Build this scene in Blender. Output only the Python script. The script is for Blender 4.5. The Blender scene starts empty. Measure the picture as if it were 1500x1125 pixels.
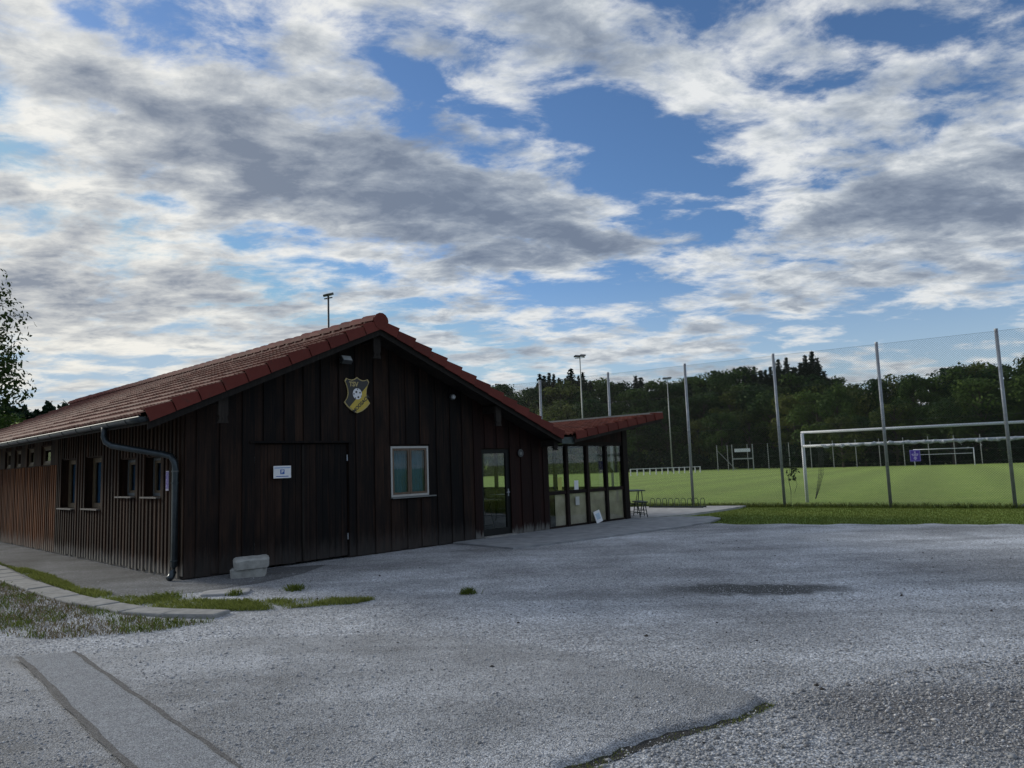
import bpy, math, random
import numpy as np
from mathutils import Matrix, Vector, Euler

R = math.radians
sc = bpy.context.scene
col = sc.collection

# ------------------------------------------------------------------ camera
CAM_H, PITCH, ROLL = 1.68, R(6.2), R(-2.04)
cam = bpy.data.cameras.new('camera')
cam.sensor_fit = 'HORIZONTAL'; cam.sensor_width = 36.0
cam.lens = 36.0 * 1075 / 1500
cam.clip_start = 0.05; cam.clip_end = 5000
cam_o = bpy.data.objects.new('camera', cam); col.objects.link(cam_o)
_f = Vector((0, math.cos(PITCH), math.sin(PITCH))); _r = Vector((1, 0, 0)); _u = _r.cross(_f)
_r2 = math.cos(ROLL) * _r + math.sin(ROLL) * _u
_u2 = -math.sin(ROLL) * _r + math.cos(ROLL) * _u
_m = Matrix((_r2, _u2, -_f)).transposed().to_4x4(); _m.translation = (0, 0, CAM_H)
cam_o.matrix_world = _m
sc.camera = cam_o

# ------------------------------------------------------------------ exposure
sc.view_settings.view_transform = 'Standard'
sc.view_settings.look = 'None'
sc.view_settings.gamma = 1.0
sc.view_settings.use_curve_mapping = False
sc.view_settings.exposure = 0.0
sc.cycles.use_denoising = True
sc.cycles.max_bounces = 8
sc.cycles.transparent_max_bounces = 24

# ------------------------------------------------------------------ node helper
class NT:
    def __init__(s, tree): s.t = tree
    def n(s, kind, **kw):
        nd = s.t.nodes.new(kind)
        for k, v in kw.items(): setattr(nd, k, v)
        return nd
    def link(s, a, b): s.t.links.new(a, b)
    def put(s, sock, v):
        if isinstance(v, bpy.types.NodeSocket): s.link(v, sock)
        elif v is not None: sock.default_value = v
    def math(s, op, a, b=None, c=None, clamp=False):
        nd = s.n('ShaderNodeMath', operation=op, use_clamp=clamp)
        s.put(nd.inputs[0], a); s.put(nd.inputs[1], b); s.put(nd.inputs[2], c)
        return nd.outputs[0]
    def vmath(s, op, a, b=None, scale=None):
        nd = s.n('ShaderNodeVectorMath', operation=op)
        s.put(nd.inputs[0], a); s.put(nd.inputs[1], b)
        if scale is not None: s.put(nd.inputs['Scale'], scale)
        return nd.outputs['Value'] if op in ('DOT_PRODUCT', 'LENGTH') else nd.outputs[0]
    def xyz(s, x, y, z):
        nd = s.n('ShaderNodeCombineXYZ')
        for i, v in enumerate((x, y, z)): s.put(nd.inputs[i], v)
        return nd.outputs[0]
    def sep(s, v):
        nd = s.n('ShaderNodeSeparateXYZ'); s.link(v, nd.inputs[0]); return nd.outputs
    def noise(s, vec, scale, detail=4, rough=0.5, dist=0.0, dim='3D', lac=2.0):
        nd = s.n('ShaderNodeTexNoise', noise_dimensions=dim)
        if vec is not None: s.link(vec, nd.inputs['Vector'])
        nd.inputs['Scale'].default_value = scale; nd.inputs['Detail'].default_value = detail
        nd.inputs['Roughness'].default_value = rough; nd.inputs['Distortion'].default_value = dist
        nd.inputs['Lacunarity'].default_value = lac
        return nd.outputs['Fac']
    def voronoi(s, vec, scale, feature='F1', rnd=1.0):
        nd = s.n('ShaderNodeTexVoronoi', feature=feature)
        if vec is not None: s.link(vec, nd.inputs['Vector'])
        nd.inputs['Scale'].default_value = scale; nd.inputs['Randomness'].default_value = rnd
        return nd
    def rng(s, v, a, b, c=0.0, d=1.0, smooth=False):
        nd = s.n('ShaderNodeMapRange', interpolation_type='SMOOTHSTEP' if smooth else 'LINEAR')
        for i, q in enumerate((v, a, b, c, d)): s.put(nd.inputs[i], q)
        return nd.outputs[0]
    def mix(s, fac, a, b, blend='MIX'):
        nd = s.n('ShaderNodeMix', data_type='RGBA', blend_type=blend)
        s.put(nd.inputs[0], fac); s.put(nd.inputs[6], a4(a)); s.put(nd.inputs[7], a4(b))
        return nd.outputs[2]
    def ramp(s, fac, stops):
        nd = s.n('ShaderNodeValToRGB'); e = nd.color_ramp.elements
        while len(e) < len(stops): e.new(0.5)
        for el, (p, c) in zip(e, stops): el.position = p; el.color = a4(c)
        s.link(fac, nd.inputs[0]); return nd.outputs[0]
    def mapping(s, vec, loc=(0, 0, 0), rot=(0, 0, 0), scale=(1, 1, 1), kind='POINT'):
        nd = s.n('ShaderNodeMapping', vector_type=kind); s.link(vec, nd.inputs[0])
        nd.inputs['Location'].default_value = loc; nd.inputs['Rotation'].default_value = rot
        nd.inputs['Scale'].default_value = scale
        return nd.outputs[0]
def a4(c):
    if isinstance(c, (tuple, list)) and len(c) == 3: return (*c, 1.0)
    return c

# ------------------------------------------------------------------ sky and sun
SUN_AZ, SUN_EL = R(-58), R(20)          # low behind the clouds, to the left beyond the clubhouse
sun_dir = Vector((math.sin(SUN_AZ) * math.cos(SUN_EL), math.cos(SUN_AZ) * math.cos(SUN_EL), math.sin(SUN_EL)))
world = bpy.data.worlds.new('World'); sc.world = world; world.use_nodes = True
w = NT(world.node_tree); world.node_tree.nodes.clear()
sky = w.n('ShaderNodeTexSky', sky_type='NISHITA')
sky.sun_disc = False; sky.sun_elevation = SUN_EL; sky.sun_rotation = SUN_AZ
sky.altitude = 500; sky.air_density = 1.0; sky.dust_density = 0.6; sky.ozone_density = 2.0
D = w.vmath('NORMALIZE', w.n('ShaderNodeTexCoord').outputs['Generated'])
dx, dy, dz = w.sep(D)
az = w.math('ARCTAN2', dx, dy); el = w.math('ARCSINE', dz)
AE = w.xyz(az, el, 0.0)
den = w.math('ADD', w.math('MAXIMUM', dz, 0.0), 0.16)
P = w.xyz(w.math('DIVIDE', dx, den), w.math('DIVIDE', dy, den), 0.0)
# the cloud sheet drifts from upper left to lower right
PS = w.mapping(P, loc=(3.1, 1.7, 0.0), rot=(0, 0, R(-28)), scale=(1.0, 1.35, 1.0))
def cover(vec):
    big = w.noise(vec, 0.85, 2, 0.5, 0.2)
    fine = w.noise(vec, 4.0, 10, 0.61, 0.2)
    return w.math('ADD', w.math('MULTIPLY', big, 0.22), w.math('MULTIPLY', fine, 0.78))
sunp = Vector((math.sin(SUN_AZ), math.cos(SUN_AZ), 0)) * 0.16
sunp = Euler((0, 0, R(-28))).to_matrix() @ sunp
c0 = cover(PS)
c1 = cover(w.vmath('ADD', PS, (sunp.x, sunp.y * 1.35, 0)))
# cloud banks and clear gaps: azimuth, elevation, half sizes, tilt (radians) and weight
BANKS = [
    (-0.351, 0.409, 0.687, 0.159, -0.262, 0.27),
    (0.027, 0.325, 0.358, 0.085, -0.295, 0.20),
    (0.184, 0.409, 0.239, 0.107, -0.510, -0.36),
    (0.557, 0.288, 0.306, 0.192, -0.376, 0.20),
    (0.143, 0.518, 0.511, 0.073, -0.492, 0.12),
    (0.495, 0.487, 0.197, 0.039, -0.350, -0.20),
    (-0.111, 0.503, 0.308, 0.036, -0.418, -0.17),
    (0.501, 0.141, 0.218, 0.041, -0.065, -0.30),
    (0.127, 0.225, 0.238, 0.050, -0.075, -0.20),
    (-0.578, 0.237, 0.309, 0.179, 0.089, 0.17),
    (-0.601, 0.332, 0.118, 0.089, 0.160, 0.14),
    (-0.537, 0.517, 0.121, 0.022, -0.218, -0.12),
    (-0.192, 0.260, 0.223, 0.027, -0.085, -0.10),
    (0.095, 0.148, 0.380, 0.032, -0.028, 0.12),
]
cov = w.math('ADD', c0, 0.016)
for (a0, e0, ra, re, tilt, wt) in BANKS:
    v = w.mapping(AE, loc=(a0, e0, 0), rot=(0, 0, tilt), scale=(ra, re, 1), kind='TEXTURE')
    g = w.n('ShaderNodeTexGradient', gradient_type='QUADRATIC_SPHERE'); w.link(v, g.inputs[0])
    cov = w.math('MULTIPLY_ADD', g.outputs['Fac'], wt, cov)
mask = w.rng(cov, 0.425, 0.60, 0, 1, True)
thick = w.rng(cov, 0.50, 0.76, 0.04, 1.1)
rim = w.rng(w.math('SUBTRACT', c0, c1), -0.16, 0.16, 0, 1)
bill = w.noise(PS, 7.0, 8, 0.62, 0.5)
puff = w.noise(PS, 1.9, 3, 0.5, 0.3)
lump = w.math('ADD', w.math('MULTIPLY', w.math('SUBTRACT', bill, 0.5), 1.25), w.math('MULTIPLY', w.math('SUBTRACT', puff, 0.5), 1.4))
thick = w.math('ADD', thick, lump)
shade = w.math('SUBTRACT', thick, w.math('MULTIPLY', w.math('SUBTRACT', rim, 0.5), 0.75), clamp=True)
cloud = w.ramp(shade, [(0.0, (0.80, 0.82, 0.83)), (0.20, (0.60, 0.64, 0.68)), (0.45, (0.385, 0.435, 0.505)), (0.72, (0.25, 0.30, 0.385)), (1.0, (0.175, 0.22, 0.305))])
# forward scattering: clouds glow and turn yellowish towards the hidden sun
glow = w.vmath('DOT_PRODUCT', D, tuple(sun_dir))
g1 = w.math('MULTIPLY', w.rng(glow, 0.60, 0.96, 0, 1, True), w.rng(dz, 0.10, 0.42, 1.0, 0.45, True))
gl = w.math('MULTIPLY', g1, w.math('MULTIPLY_ADD', shade, -0.85, 1.0))
cloud = w.mix(gl, cloud, w.mix(0.75, cloud, (1.06, 1.0, 0.87)))
# low haze just over the horizon
hz = w.rng(dz, 0.0, 0.28, 1, 0, True)
cloud = w.mix(w.math('MULTIPLY', hz, 0.40), cloud, (0.62, 0.65, 0.65))
skyc = w.vmath('MULTIPLY', sky.outputs[0], (0.080, 0.101, 0.126))
skyc = w.vmath('MINIMUM', skyc, (0.34, 0.50, 0.68))
skyc = w.mix(w.math('MULTIPLY', hz, 0.7), skyc, (0.52, 0.62, 0.69))
final = w.mix(mask, skyc, cloud)
# below the horizon: dull ground
final = w.mix(w.rng(dz, -0.02, 0.0), (0.05, 0.06, 0.04), final)
bg = w.n('ShaderNodeBackground'); w.link(w.vmath('SCALE', final, scale=10.0), bg.inputs[0]); bg.inputs[1].default_value = 0.1
w.link(bg.outputs[0], w.n('ShaderNodeOutputWorld').inputs[0])

sun = bpy.data.lights.new('sun', 'SUN'); sun.energy = 2.4; sun.angle = R(14); sun.color = (1.0, 0.93, 0.80)
sun_o = bpy.data.objects.new('sun', sun); col.objects.link(sun_o)
sun_o.rotation_euler = sun_dir.to_track_quat('Z', 'Y').to_euler()

# ================================================================== helpers
rs = np.random.RandomState(7)
rnd = random.Random(11)

def tag(o, label=None, cat=None, group=None, kind=None):
    if label: o['label'] = label
    if cat: o['category'] = cat
    if group: o['group'] = group
    if kind: o['kind'] = kind
    return o

def empty(name, loc=(0, 0, 0), rz=0.0, parent=None):
    o = bpy.data.objects.new(name, None); col.objects.link(o)
    o.location = loc; o.rotation_euler = (0, 0, rz); o.parent = parent
    o.empty_display_size = 0.2
    return o

def place(name, me, parent=None, loc=None, rot=None, mat4=None):
    o = bpy.data.objects.new(name, me); col.objects.link(o); o.parent = parent
    if loc is not None: o.location = loc
    if rot is not None: o.rotation_euler = rot
    if mat4 is not None: o.matrix_local = mat4
    return o

class MB:
    """collects simple solids and links them as one mesh object"""
    def __init__(s): s.v = []; s.f = []
    def add(s, vs, fs):
        b = len(s.v); s.v += [tuple(v) for v in vs]; s.f += [tuple(i + b for i in f) for f in fs]; return s
    def box(s, x0, x1, y0, y1, z0, z1, M=None):
        vs = [(x, y, z) for x in (x0, x1) for y in (y0, y1) for z in (z0, z1)]
        if M is not None: vs = [M @ Vector(v) for v in vs]
        return s.add(vs, [(0, 1, 3, 2), (4, 6, 7, 5), (0, 4, 5, 1), (2, 3, 7, 6), (0, 2, 6, 4), (1, 5, 7, 3)])
    def prism(s, poly, axis, a, b):
        """poly: list of 2d points, extruded along axis ('x','y','z') from a to b"""
        def p3(p, t): return {'x': (t, p[0], p[1]), 'y': (p[0], t, p[1]), 'z': (p[0], p[1], t)}[axis]
        n = len(poly)
        vs = [p3(p, a) for p in poly] + [p3(p, b) for p in poly]
        fs = [tuple(range(n))[::-1], tuple(range(n, 2 * n))] + [(i, (i + 1) % n, n + (i + 1) % n, n + i) for i in range(n)]
        return s.add(vs, fs)
    def tube(s, pts, r, seg=8, caps=True):
        pts = [Vector(p) for p in pts]
        rr = r if isinstance(r, (list, tuple)) else [r] * len(pts)
        vs = []; ref = Vector((0, 0, 1))
        for i, p in enumerate(pts):
            t = (pts[min(i + 1, len(pts) - 1)] - pts[max(i - 1, 0)]).normalized()
            a = t.cross(ref)
            if a.length < 0.05: a = t.cross(Vector((1, 0, 0)))
            a.normalize(); b = t.cross(a)
            for k in range(seg):
                q = 2 * math.pi * k / seg
                vs.append(p + rr[i] * (math.cos(q) * a + math.sin(q) * b))
        fs = []
        for i in range(len(pts) - 1):
            for k in range(seg):
                k2 = (k + 1) % seg
                fs.append((i * seg + k, i * seg + k2, (i + 1) * seg + k2, (i + 1) * seg + k))
        if caps:
            fs.append(tuple(range(seg))[::-1]); fs.append(tuple((len(pts) - 1) * seg + k for k in range(seg)))
        return s.add(vs, fs)
    def mesh(s, name, mat, smooth=False):
        me = bpy.data.meshes.new(name); me.from_pydata(s.v, [], s.f)
        if mat: me.materials.append(mat)
        if smooth: me.polygons.foreach_set('use_smooth', [True] * len(me.polygons))
        me.update(); return me
    def build(s, name, mat, parent=None, smooth=False, loc=None, rot=None):
        return place(name, s.mesh(name, mat, smooth), parent, loc, rot)

def np_mesh(name, V, F, mat, smooth=False, colors=None):
    """fast mesh from numpy arrays; F is (n,k)"""
    V = np.asarray(V, np.float32); F = np.asarray(F, np.int32); n, k = F.shape
    me = bpy.data.meshes.new(name)
    me.vertices.add(len(V)); me.vertices.foreach_set('co', V.ravel())
    me.loops.add(n * k); me.loops.foreach_set('vertex_index', F.ravel())
    me.polygons.add(n); me.polygons.foreach_set('loop_start', np.arange(0, n * k, k, dtype=np.int32))
    if smooth: me.polygons.foreach_set('use_smooth', np.ones(n, bool))
    me.update(calc_edges=True)
    if colors is not None:
        at = me.attributes.new('tint', 'FLOAT', 'POINT'); at.data.foreach_set('value', np.asarray(colors, np.float32))
    if mat: me.materials.append(mat)
    return me

def ordinal(i):
    W_ = 'first second third fourth fifth sixth seventh eighth ninth tenth eleventh twelfth thirteenth fourteenth fifteenth sixteenth seventeenth eighteenth nineteenth twentieth'.split()
    return W_[i] if i < 20 else ('twenty-', 'thirty-', 'forty-', 'fifty-')[(i - 20) // 10 % 4] + W_[(i - 20) % 10]

# ================================================================== materials
def mat_new(name):
    m = bpy.data.materials.new(name); m.use_nodes = True
    t = NT(m.node_tree); b = m.node_tree.nodes['Principled BSDF']
    return m, t, b
def objco(t): return t.n('ShaderNodeTexCoord').outputs['Object']
def bump(t, b, h, strength=0.3, dist=0.01):
    nd = t.n('ShaderNodeBump'); nd.inputs['Strength'].default_value = strength; nd.inputs['Distance'].default_value = dist
    t.link(h, nd.inputs['Height']); t.link(nd.outputs[0], b.inputs['Normal'])
def M_plain(name, c, rough=0.6, metal=0.0, var=0.25, scale=6.0, bmp=0.15, spec=0.5):
    m, t, b = mat_new(name); co = objco(t)
    n = t.noise(co, scale, 6, 0.6)
    k = t.rng(n, 0.25, 0.75, 1 - var, 1 + var)
    base = t.vmath('SCALE', tuple(c), scale=k)
    t.link(base, b.inputs['Base Color'])
    b.inputs['Roughness'].default_value = rough; b.inputs['Metallic'].default_value = metal
    b.inputs['Specular IOR Level'].default_value = spec
    if bmp: bump(t, b, n, bmp, 0.01)
    return m
def M_wood(name, c1, c2, bleach=0.0, bleach_h=0.45, rough=0.75, bc=(0.20, 0.185, 0.165)):
    m, t, b = mat_new(name); co = objco(t)
    oi = t.n('ShaderNodeObjectInfo').outputs['Random']
    off = t.math('MULTIPLY', oi, 37.0)
    g = t.mapping(co, scale=(26, 26, 1.1)); g = t.vmath('ADD', g, t.xyz(off, off, off))
    grain = t.noise(g, 1.0, 6, 0.62, 0.4)
    blot = t.noise(t.vmath('ADD', t.mapping(co, scale=(2.2, 2.2, 0.8)), t.xyz(off, 0, off)), 1.0, 3, 0.5)
    fac = t.math('ADD', t.math('MULTIPLY', t.rng(grain, 0.36, 0.66), 0.7), t.math('MULTIPLY', t.rng(oi, 0, 1, -0.25, 0.5), 1.0), clamp=True)
    cc = t.mix(fac, c1, c2)
    cc = t.mix(t.rng(blot, 0.40, 0.62, 0, 0.80), cc, c1)
    if bleach:
        z = t.sep(co)[2]
        n2 = t.noise(t.mapping(co, scale=(16, 16, 3)), 1.0, 3, 0.6)
        hz_ = t.math('ADD', z, t.math('MULTIPLY', t.math('SUBTRACT', n2, 0.5), 0.5))
        k = t.math('MULTIPLY', t.rng(hz_, 0.02, bleach_h, 1, 0, True), bleach)
        cc = t.mix(k, cc, bc)
    t.link(cc, b.inputs['Base Color']); b.inputs['Roughness'].default_value = rough
    b.inputs['Specular IOR Level'].default_value = 0.2
    bump(t, b, grain, 0.35, 0.004)
    return m
def M_glass(name, tint=(0.86, 0.9, 0.88), refl=1.0, rough=0.02):
    m, t, b = mat_new(name); m.node_tree.nodes.remove(b)
    tr = t.n('ShaderNodeBsdfTransparent'); tr.inputs[0].default_value = a4(tint)
    gl = t.n('ShaderNodeBsdfGlossy'); gl.inputs['Roughness'].default_value = rough; gl.inputs[0].default_value = (0.9, 0.95, 0.95, 1)
    lw = t.n('ShaderNodeLayerWeight'); lw.inputs[0].default_value = 0.5
    fr = t.math('MULTIPLY_ADD', t.math('POWER', lw.outputs['Facing'], 5.0), 0.95, 0.045)
    n = t.noise(objco(t), 0.8, 2, 0.5)
    bp = t.n('ShaderNodeBump'); bp.inputs['Strength'].default_value = 0.02; t.link(n, bp.inputs['Height']); t.link(bp.outputs[0], gl.inputs['Normal'])
    mx = t.n('ShaderNodeMixShader'); t.link(t.math('MULTIPLY', fr, refl, clamp=True), mx.inputs[0])
    t.link(tr.outputs[0], mx.inputs[1]); t.link(gl.outputs[0], mx.inputs[2])
    t.link(mx.outputs[0], m.node_tree.nodes['Material Output'].inputs[0])
    return m

def M_gravel(name, lum, cell, tint=(0.97, 1.0, 1.04), patches=True, spots=None):
    spots = patches if spots is None else spots
    m, t, b = mat_new(name); co = objco(t)
    v = t.voronoi(co, cell); v2 = t.voronoi(co, cell * 2.3)
    cr = t.sep(v.outputs['Color'])[0]; cr2 = t.sep(v2.outputs['Color'])[1]
    big = t.noise(co, 0.35, 5, 0.55, 0.4); mid = t.noise(co, 1.7, 6, 0.6); fine = t.noise(co, 14, 4, 0.6)
    k = t.rng(cr, 0, 1, 0.52, 1.30)
    k = t.math('MULTIPLY', k, t.rng(cr2, 0, 1, 0.7, 1.25))
    k = t.math('MULTIPLY', k, t.rng(v.outputs['Distance'], 0.25, 0.75, 1.08, 0.62))
    if patches:
        k = t.math('MULTIPLY', k, t.rng(big, 0.35, 0.65, 0.66, 1.32))
        k = t.math('MULTIPLY', k, t.rng(mid, 0.3, 0.7, 0.80, 1.18))
        # faint worn tracks left by cars crossing the lot
        trk = t.noise(t.mapping(co, rot=(0, 0, R(7)), scale=(0.10, 1.5, 1)), 1.0, 4, 0.55, 0.5)
        k = t.math('MULTIPLY', k, t.rng(trk, 0.35, 0.65, 0.80, 1.16))
    k = t.math('MULTIPLY', k, t.rng(fine, 0.3, 0.7, 0.85, 1.15))
    base = t.vmath('SCALE', tuple(lum * q for q in tint), scale=k)
    # a few dusty warm stones
    base = t.mix(t.rng(cr2, 0.8, 0.95, 0, 0.35), base, (lum * 1.25, lum * 1.12, lum * 0.92))
    if spots:
        # damp dirt: one long oily hollow and a dull brownish area of earth, with ragged outlines
        x, y, z = t.sep(co)
        def spot(cx, cy, rx, ry, rot, amt, colr, bs):
            q = t.mapping(t.vmath('ADD', co, t.xyz(t.math('MULTIPLY', t.math('SUBTRACT', mid, 0.5), 1.1), t.math('ADD', t.math('MULTIPLY', t.math('SUBTRACT', big, 0.5), 0.8), t.math('MULTIPLY', t.math('SUBTRACT', t.noise(co, 4.0, 5, 0.7), 0.5), 0.9)), 0)), loc=(cx, cy, 0), rot=(0, 0, rot), scale=(rx, ry, 50), kind='TEXTURE')
            g = t.n('ShaderNodeTexGradient', gradient_type='SPHERICAL'); t.link(q, g.inputs[0])
            return t.mix(t.math('MULTIPLY', t.rng(g.outputs['Fac'], 0.0, 0.55, 0, 1, True), amt), bs, colr)
        base = spot(3.0, 9.55, 1.45, 0.55, R(-6), 0.92, (0.045, 0.047, 0.045), base)
        base = spot(1.2, 9.4, 2.2, 0.35, R(-4), 0.35, (0.06, 0.065, 0.065), base)
        base = spot(6.2, 7.3, 1.6, 0.35, R(-18), 0.4, (0.07, 0.07, 0.07), base)
        base = spot(2.9, 4.75, 1.5, 0.9, R(-10), 0.60, (0.085, 0.076, 0.072), base)
    t.link(base, b.inputs['Base Color'])
    b.inputs['Roughness'].default_value = 0.85; b.inputs['Specular IOR Level'].default_value = 0.35
    h = t.math('SUBTRACT', t.math('MULTIPLY', fine, 0.4), v.outputs['Distance'])
    bump(t, b, h, 0.9, 0.012)
    return m
def M_foliage(name, c1, c2, transl=0.25):
    m, t, b = mat_new(name)
    oi = t.n('ShaderNodeObjectInfo').outputs['Random']
    at = t.n('ShaderNodeAttribute', attribute_name='tint').outputs['Fac']
    fac = t.math('ADD', t.math('MULTIPLY', at, 0.75), t.math('MULTIPLY', t.math('SUBTRACT', oi, 0.45), 0.8), clamp=True)
    cc = t.mix(fac, c1, c2)
    t.link(cc, b.inputs['Base Color']); b.inputs['Roughness'].default_value = 0.6
    b.inputs['Specular IOR Level'].default_value = 0.08
    tl = t.n('ShaderNodeBsdfTranslucent'); t.link(cc, tl.inputs[0])
    mx = t.n('ShaderNodeMixShader'); mx.inputs[0].default_value = transl
    t.link(b.outputs[0], mx.inputs[1]); t.link(tl.outputs[0], mx.inputs[2])
    t.link(mx.outputs[0], m.node_tree.nodes['Material Output'].inputs[0])
    return m
def M_stone_tint(name, lum):
    m, t, b = mat_new(name)
    at = t.n('ShaderNodeAttribute', attribute_name='tint').outputs['Fac']
    cc = t.ramp(at, [(0, (lum * .38, lum * .38, lum * .39)), (0.5, (lum * .85, lum * .88, lum * .92)), (0.85, (lum * 1.25, lum * 1.26, lum * 1.3)), (1, (lum * 1.9, lum * 1.9, lum * 1.9))])
    t.link(cc, b.inputs['Base Color']); b.inputs['Roughness'].default_value = 0.75
    b.inputs['Specular IOR Level'].default_value = 0.4
    return m
def M_lawn():
    m, t, b = mat_new('lawn_grass'); co = objco(t)
    n1 = t.noise(co, 0.12, 4, 0.55); n2 = t.noise(co, 2.5, 5, 0.65); n3 = t.noise(co, 40, 3, 0.7)
    st = t.mapping(co, rot=(0, 0, R(30)))
    x = t.sep(st)[0]
    stripe = t.math('SINE', t.math('MULTIPLY', x, 1.35))
    cc = t.mix(t.rng(n2, 0.34, 0.66), (0.058, 0.110, 0.014), (0.150, 0.212, 0.034))
    cc = t.mix(t.rng(t.noise(co, 0.5, 5, 0.6), 0.48, 0.68, 0, 0.55), cc, (0.18, 0.215, 0.06))
    k = t.math('MULTIPLY', t.rng(n3, 0.25, 0.75, 0.6, 1.4), t.rng(stripe, -1, 1, 0.82, 1.18))
    cc = t.vmath('SCALE', cc, scale=k)
    t.link(cc, b.inputs['Base Color']); b.inputs['Roughness'].default_value = 0.8
    b.inputs['Specular IOR Level'].default_value = 0.15
    b.inputs['Sheen Weight'].default_value = 0.25; b.inputs['Sheen Tint'].default_value = (0.7, 0.9, 0.3, 1)
    bump(t, b, n3, 0.6, 0.03)
    return m

mDark = M_wood('dark_stained_boards', (0.003, 0.0026, 0.0032), (0.038, 0.0195, 0.0125), 0.40, 0.50, bc=(0.085, 0.08, 0.075))
mRed = M_wood('red_brown_boards', (0.012, 0.005, 0.0045), (0.032, 0.012, 0.0095), 0.9, 0.26, bc=(0.17, 0.17, 0.16))
mSide = M_wood('weathered_brown_boards', (0.017, 0.0095, 0.0065), (0.088, 0.044, 0.025), 0.85, 0.36, bc=(0.27, 0.25, 0.22))
mOrange = M_wood('orange_brown_boards', (0.065, 0.024, 0.010), (0.27, 0.105, 0.042), 0.8, 0.42, bc=(0.32, 0.27, 0.22))
mBeam = M_wood('old_grey_beam', (0.012, 0.010, 0.009), (0.036, 0.030, 0.026))
mPost = M_wood('dark_porch_post', (0.012, 0.009, 0.008), (0.03, 0.018, 0.014))
mInner = M_wood('interior_boards', (0.10, 0.07, 0.045), (0.20, 0.14, 0.09))
def M_tile(name, ca, cb):
    m, t, b = mat_new(name); co = objco(t)
    oi = t.n('ShaderNodeObjectInfo').outputs['Random']
    geo = t.n('ShaderNodeNewGeometry').outputs['Random Per Island']
    n = t.noise(t.n('ShaderNodeNewGeometry').outputs['Position'], 5.0, 6, 0.65)
    f = t.math('ADD', t.math('MULTIPLY', t.math('FRACT', t.math('ADD', oi, geo)), 0.6), t.math('MULTIPLY', t.rng(n, 0.3, 0.7), 0.4))
    cc = t.mix(f, ca, cb)
    cc = t.mix(t.rng(n, 0.58, 0.75, 0, 0.6), cc, (0.035, 0.03, 0.026))
    t.link(cc, b.inputs['Base Color']); b.inputs['Roughness'].default_value = 0.72
    b.inputs['Specular IOR Level'].default_value = 0.22
    bump(t, b, n, 0.15, 0.01)
    return m
mTile = M_tile('clay_tile', (0.075, 0.022, 0.017), (0.175, 0.050, 0.034))
mVerge = M_tile('verge_clay_tile', (0.085, 0.017, 0.013), (0.165, 0.036, 0.027))
mZinc = M_plain('dark_zinc', (0.055, 0.070, 0.080), 0.38, 0.7, 0.3, 9)
mZincRim = M_plain('bright_zinc_rim', (0.13, 0.145, 0.15), 0.6, 0.4, 0.15, 9)
mConc = M_plain('grey_concrete', (0.30, 0.30, 0.29), 0.9, 0, 0.3, 7, 0.4, 0.2)
mConcPale = M_plain('pale_concrete', (0.40, 0.40, 0.40), 0.9, 0, 0.25, 3, 0.3, 0.2)
mConcDark = M_plain('worn_path_concrete', (0.27, 0.285, 0.30), 0.85, 0, 0.3, 3, 0.3, 0.3)
mGalv = M_plain('galvanised_steel', (0.36, 0.39, 0.43), 0.45, 0.55, 0.25, 12)
mWire = M_plain('fence_wire', (0.07, 0.08, 0.075), 0.6, 0.2, 0.1, 5, 0)
mMast = M_plain('mast_steel', (0.33, 0.35, 0.34), 0.5, 0.4, 0.15, 4)
mMastDark = M_plain('dark_mast_steel', (0.05, 0.055, 0.06), 0.5, 0.4, 0.15, 4)
mLampCase = M_plain('lamp_case', (0.07, 0.075, 0.08), 0.5, 0.3, 0.2, 8)
mLampGlass = M_plain('lamp_front_glass', (0.45, 0.48, 0.50), 0.15, 0.0, 0.1, 8, 0)
mWhite = M_plain('white_paint', (0.68, 0.70, 0.72), 0.5, 0, 0.12, 6, 0.05)
mGoal = M_plain('white_goal_tube', (0.62, 0.66, 0.70), 0.45, 0.0, 0.12, 5, 0.05)
mNet = M_plain('dark_net', (0.05, 0.06, 0.05), 0.8, 0, 0.2, 6, 0)
mNetPale = M_plain('rolled_pale_net', (0.42, 0.46, 0.50), 0.8, 0, 0.5, 14, 0.8)
mFrameBrown = M_plain('brown_window_wood', (0.11, 0.075, 0.05), 0.5, 0, 0.25, 10)
mFrameTan = M_plain('tan_window_wood', (0.15, 0.11, 0.065), 0.7, 0, 0.25, 10)
mFrameDark = M_plain('dark_green_frame', (0.012, 0.014, 0.014), 0.6, 0, 0.2, 8, 0.1, 0.2)
mCurtain = M_plain('teal_curtain', (0.018, 0.095, 0.145), 0.9, 0, 0.2, 5, 0)
mCurtain2 = M_plain('blue_curtain', (0.03, 0.10, 0.20), 0.9, 0, 0.2, 5, 0)
mGlass = M_glass('window_glass', (0.94, 0.96, 0.95), 0.5)
mPorchGlass = M_glass('porch_glass', (0.95, 0.97, 0.96), 1.0)
mBeige = M_plain('beige_panel', (0.40, 0.345, 0.255), 0.7, 0, 0.4, 2.5, 0.1)
mBlack = M_plain('black_enamel', (0.010, 0.010, 0.013), 0.35, 0, 0.2, 6, 0.02)
mGold = M_plain('dull_gold_paint', (0.50, 0.40, 0.17), 0.5, 0, 0.2, 6, 0.02)
mYellow = M_plain('yellow_enamel', (0.55, 0.40, 0.05), 0.4, 0, 0.15, 6, 0.02)
mPaper = M_plain('white_sign_sheet', (0.78, 0.80, 0.83), 0.5, 0, 0.06, 6, 0)
mBlue = M_plain('sign_blue', (0.03, 0.12, 0.42), 0.4, 0, 0.05, 6, 0)
mPurple = M_plain('sign_purple', (0.085, 0.045, 0.36), 0.45, 0, 0.1, 6, 0)
mLime = M_plain('yellow_green_paper', (0.50, 0.52, 0.12), 0.6, 0, 0.1, 6, 0)
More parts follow.
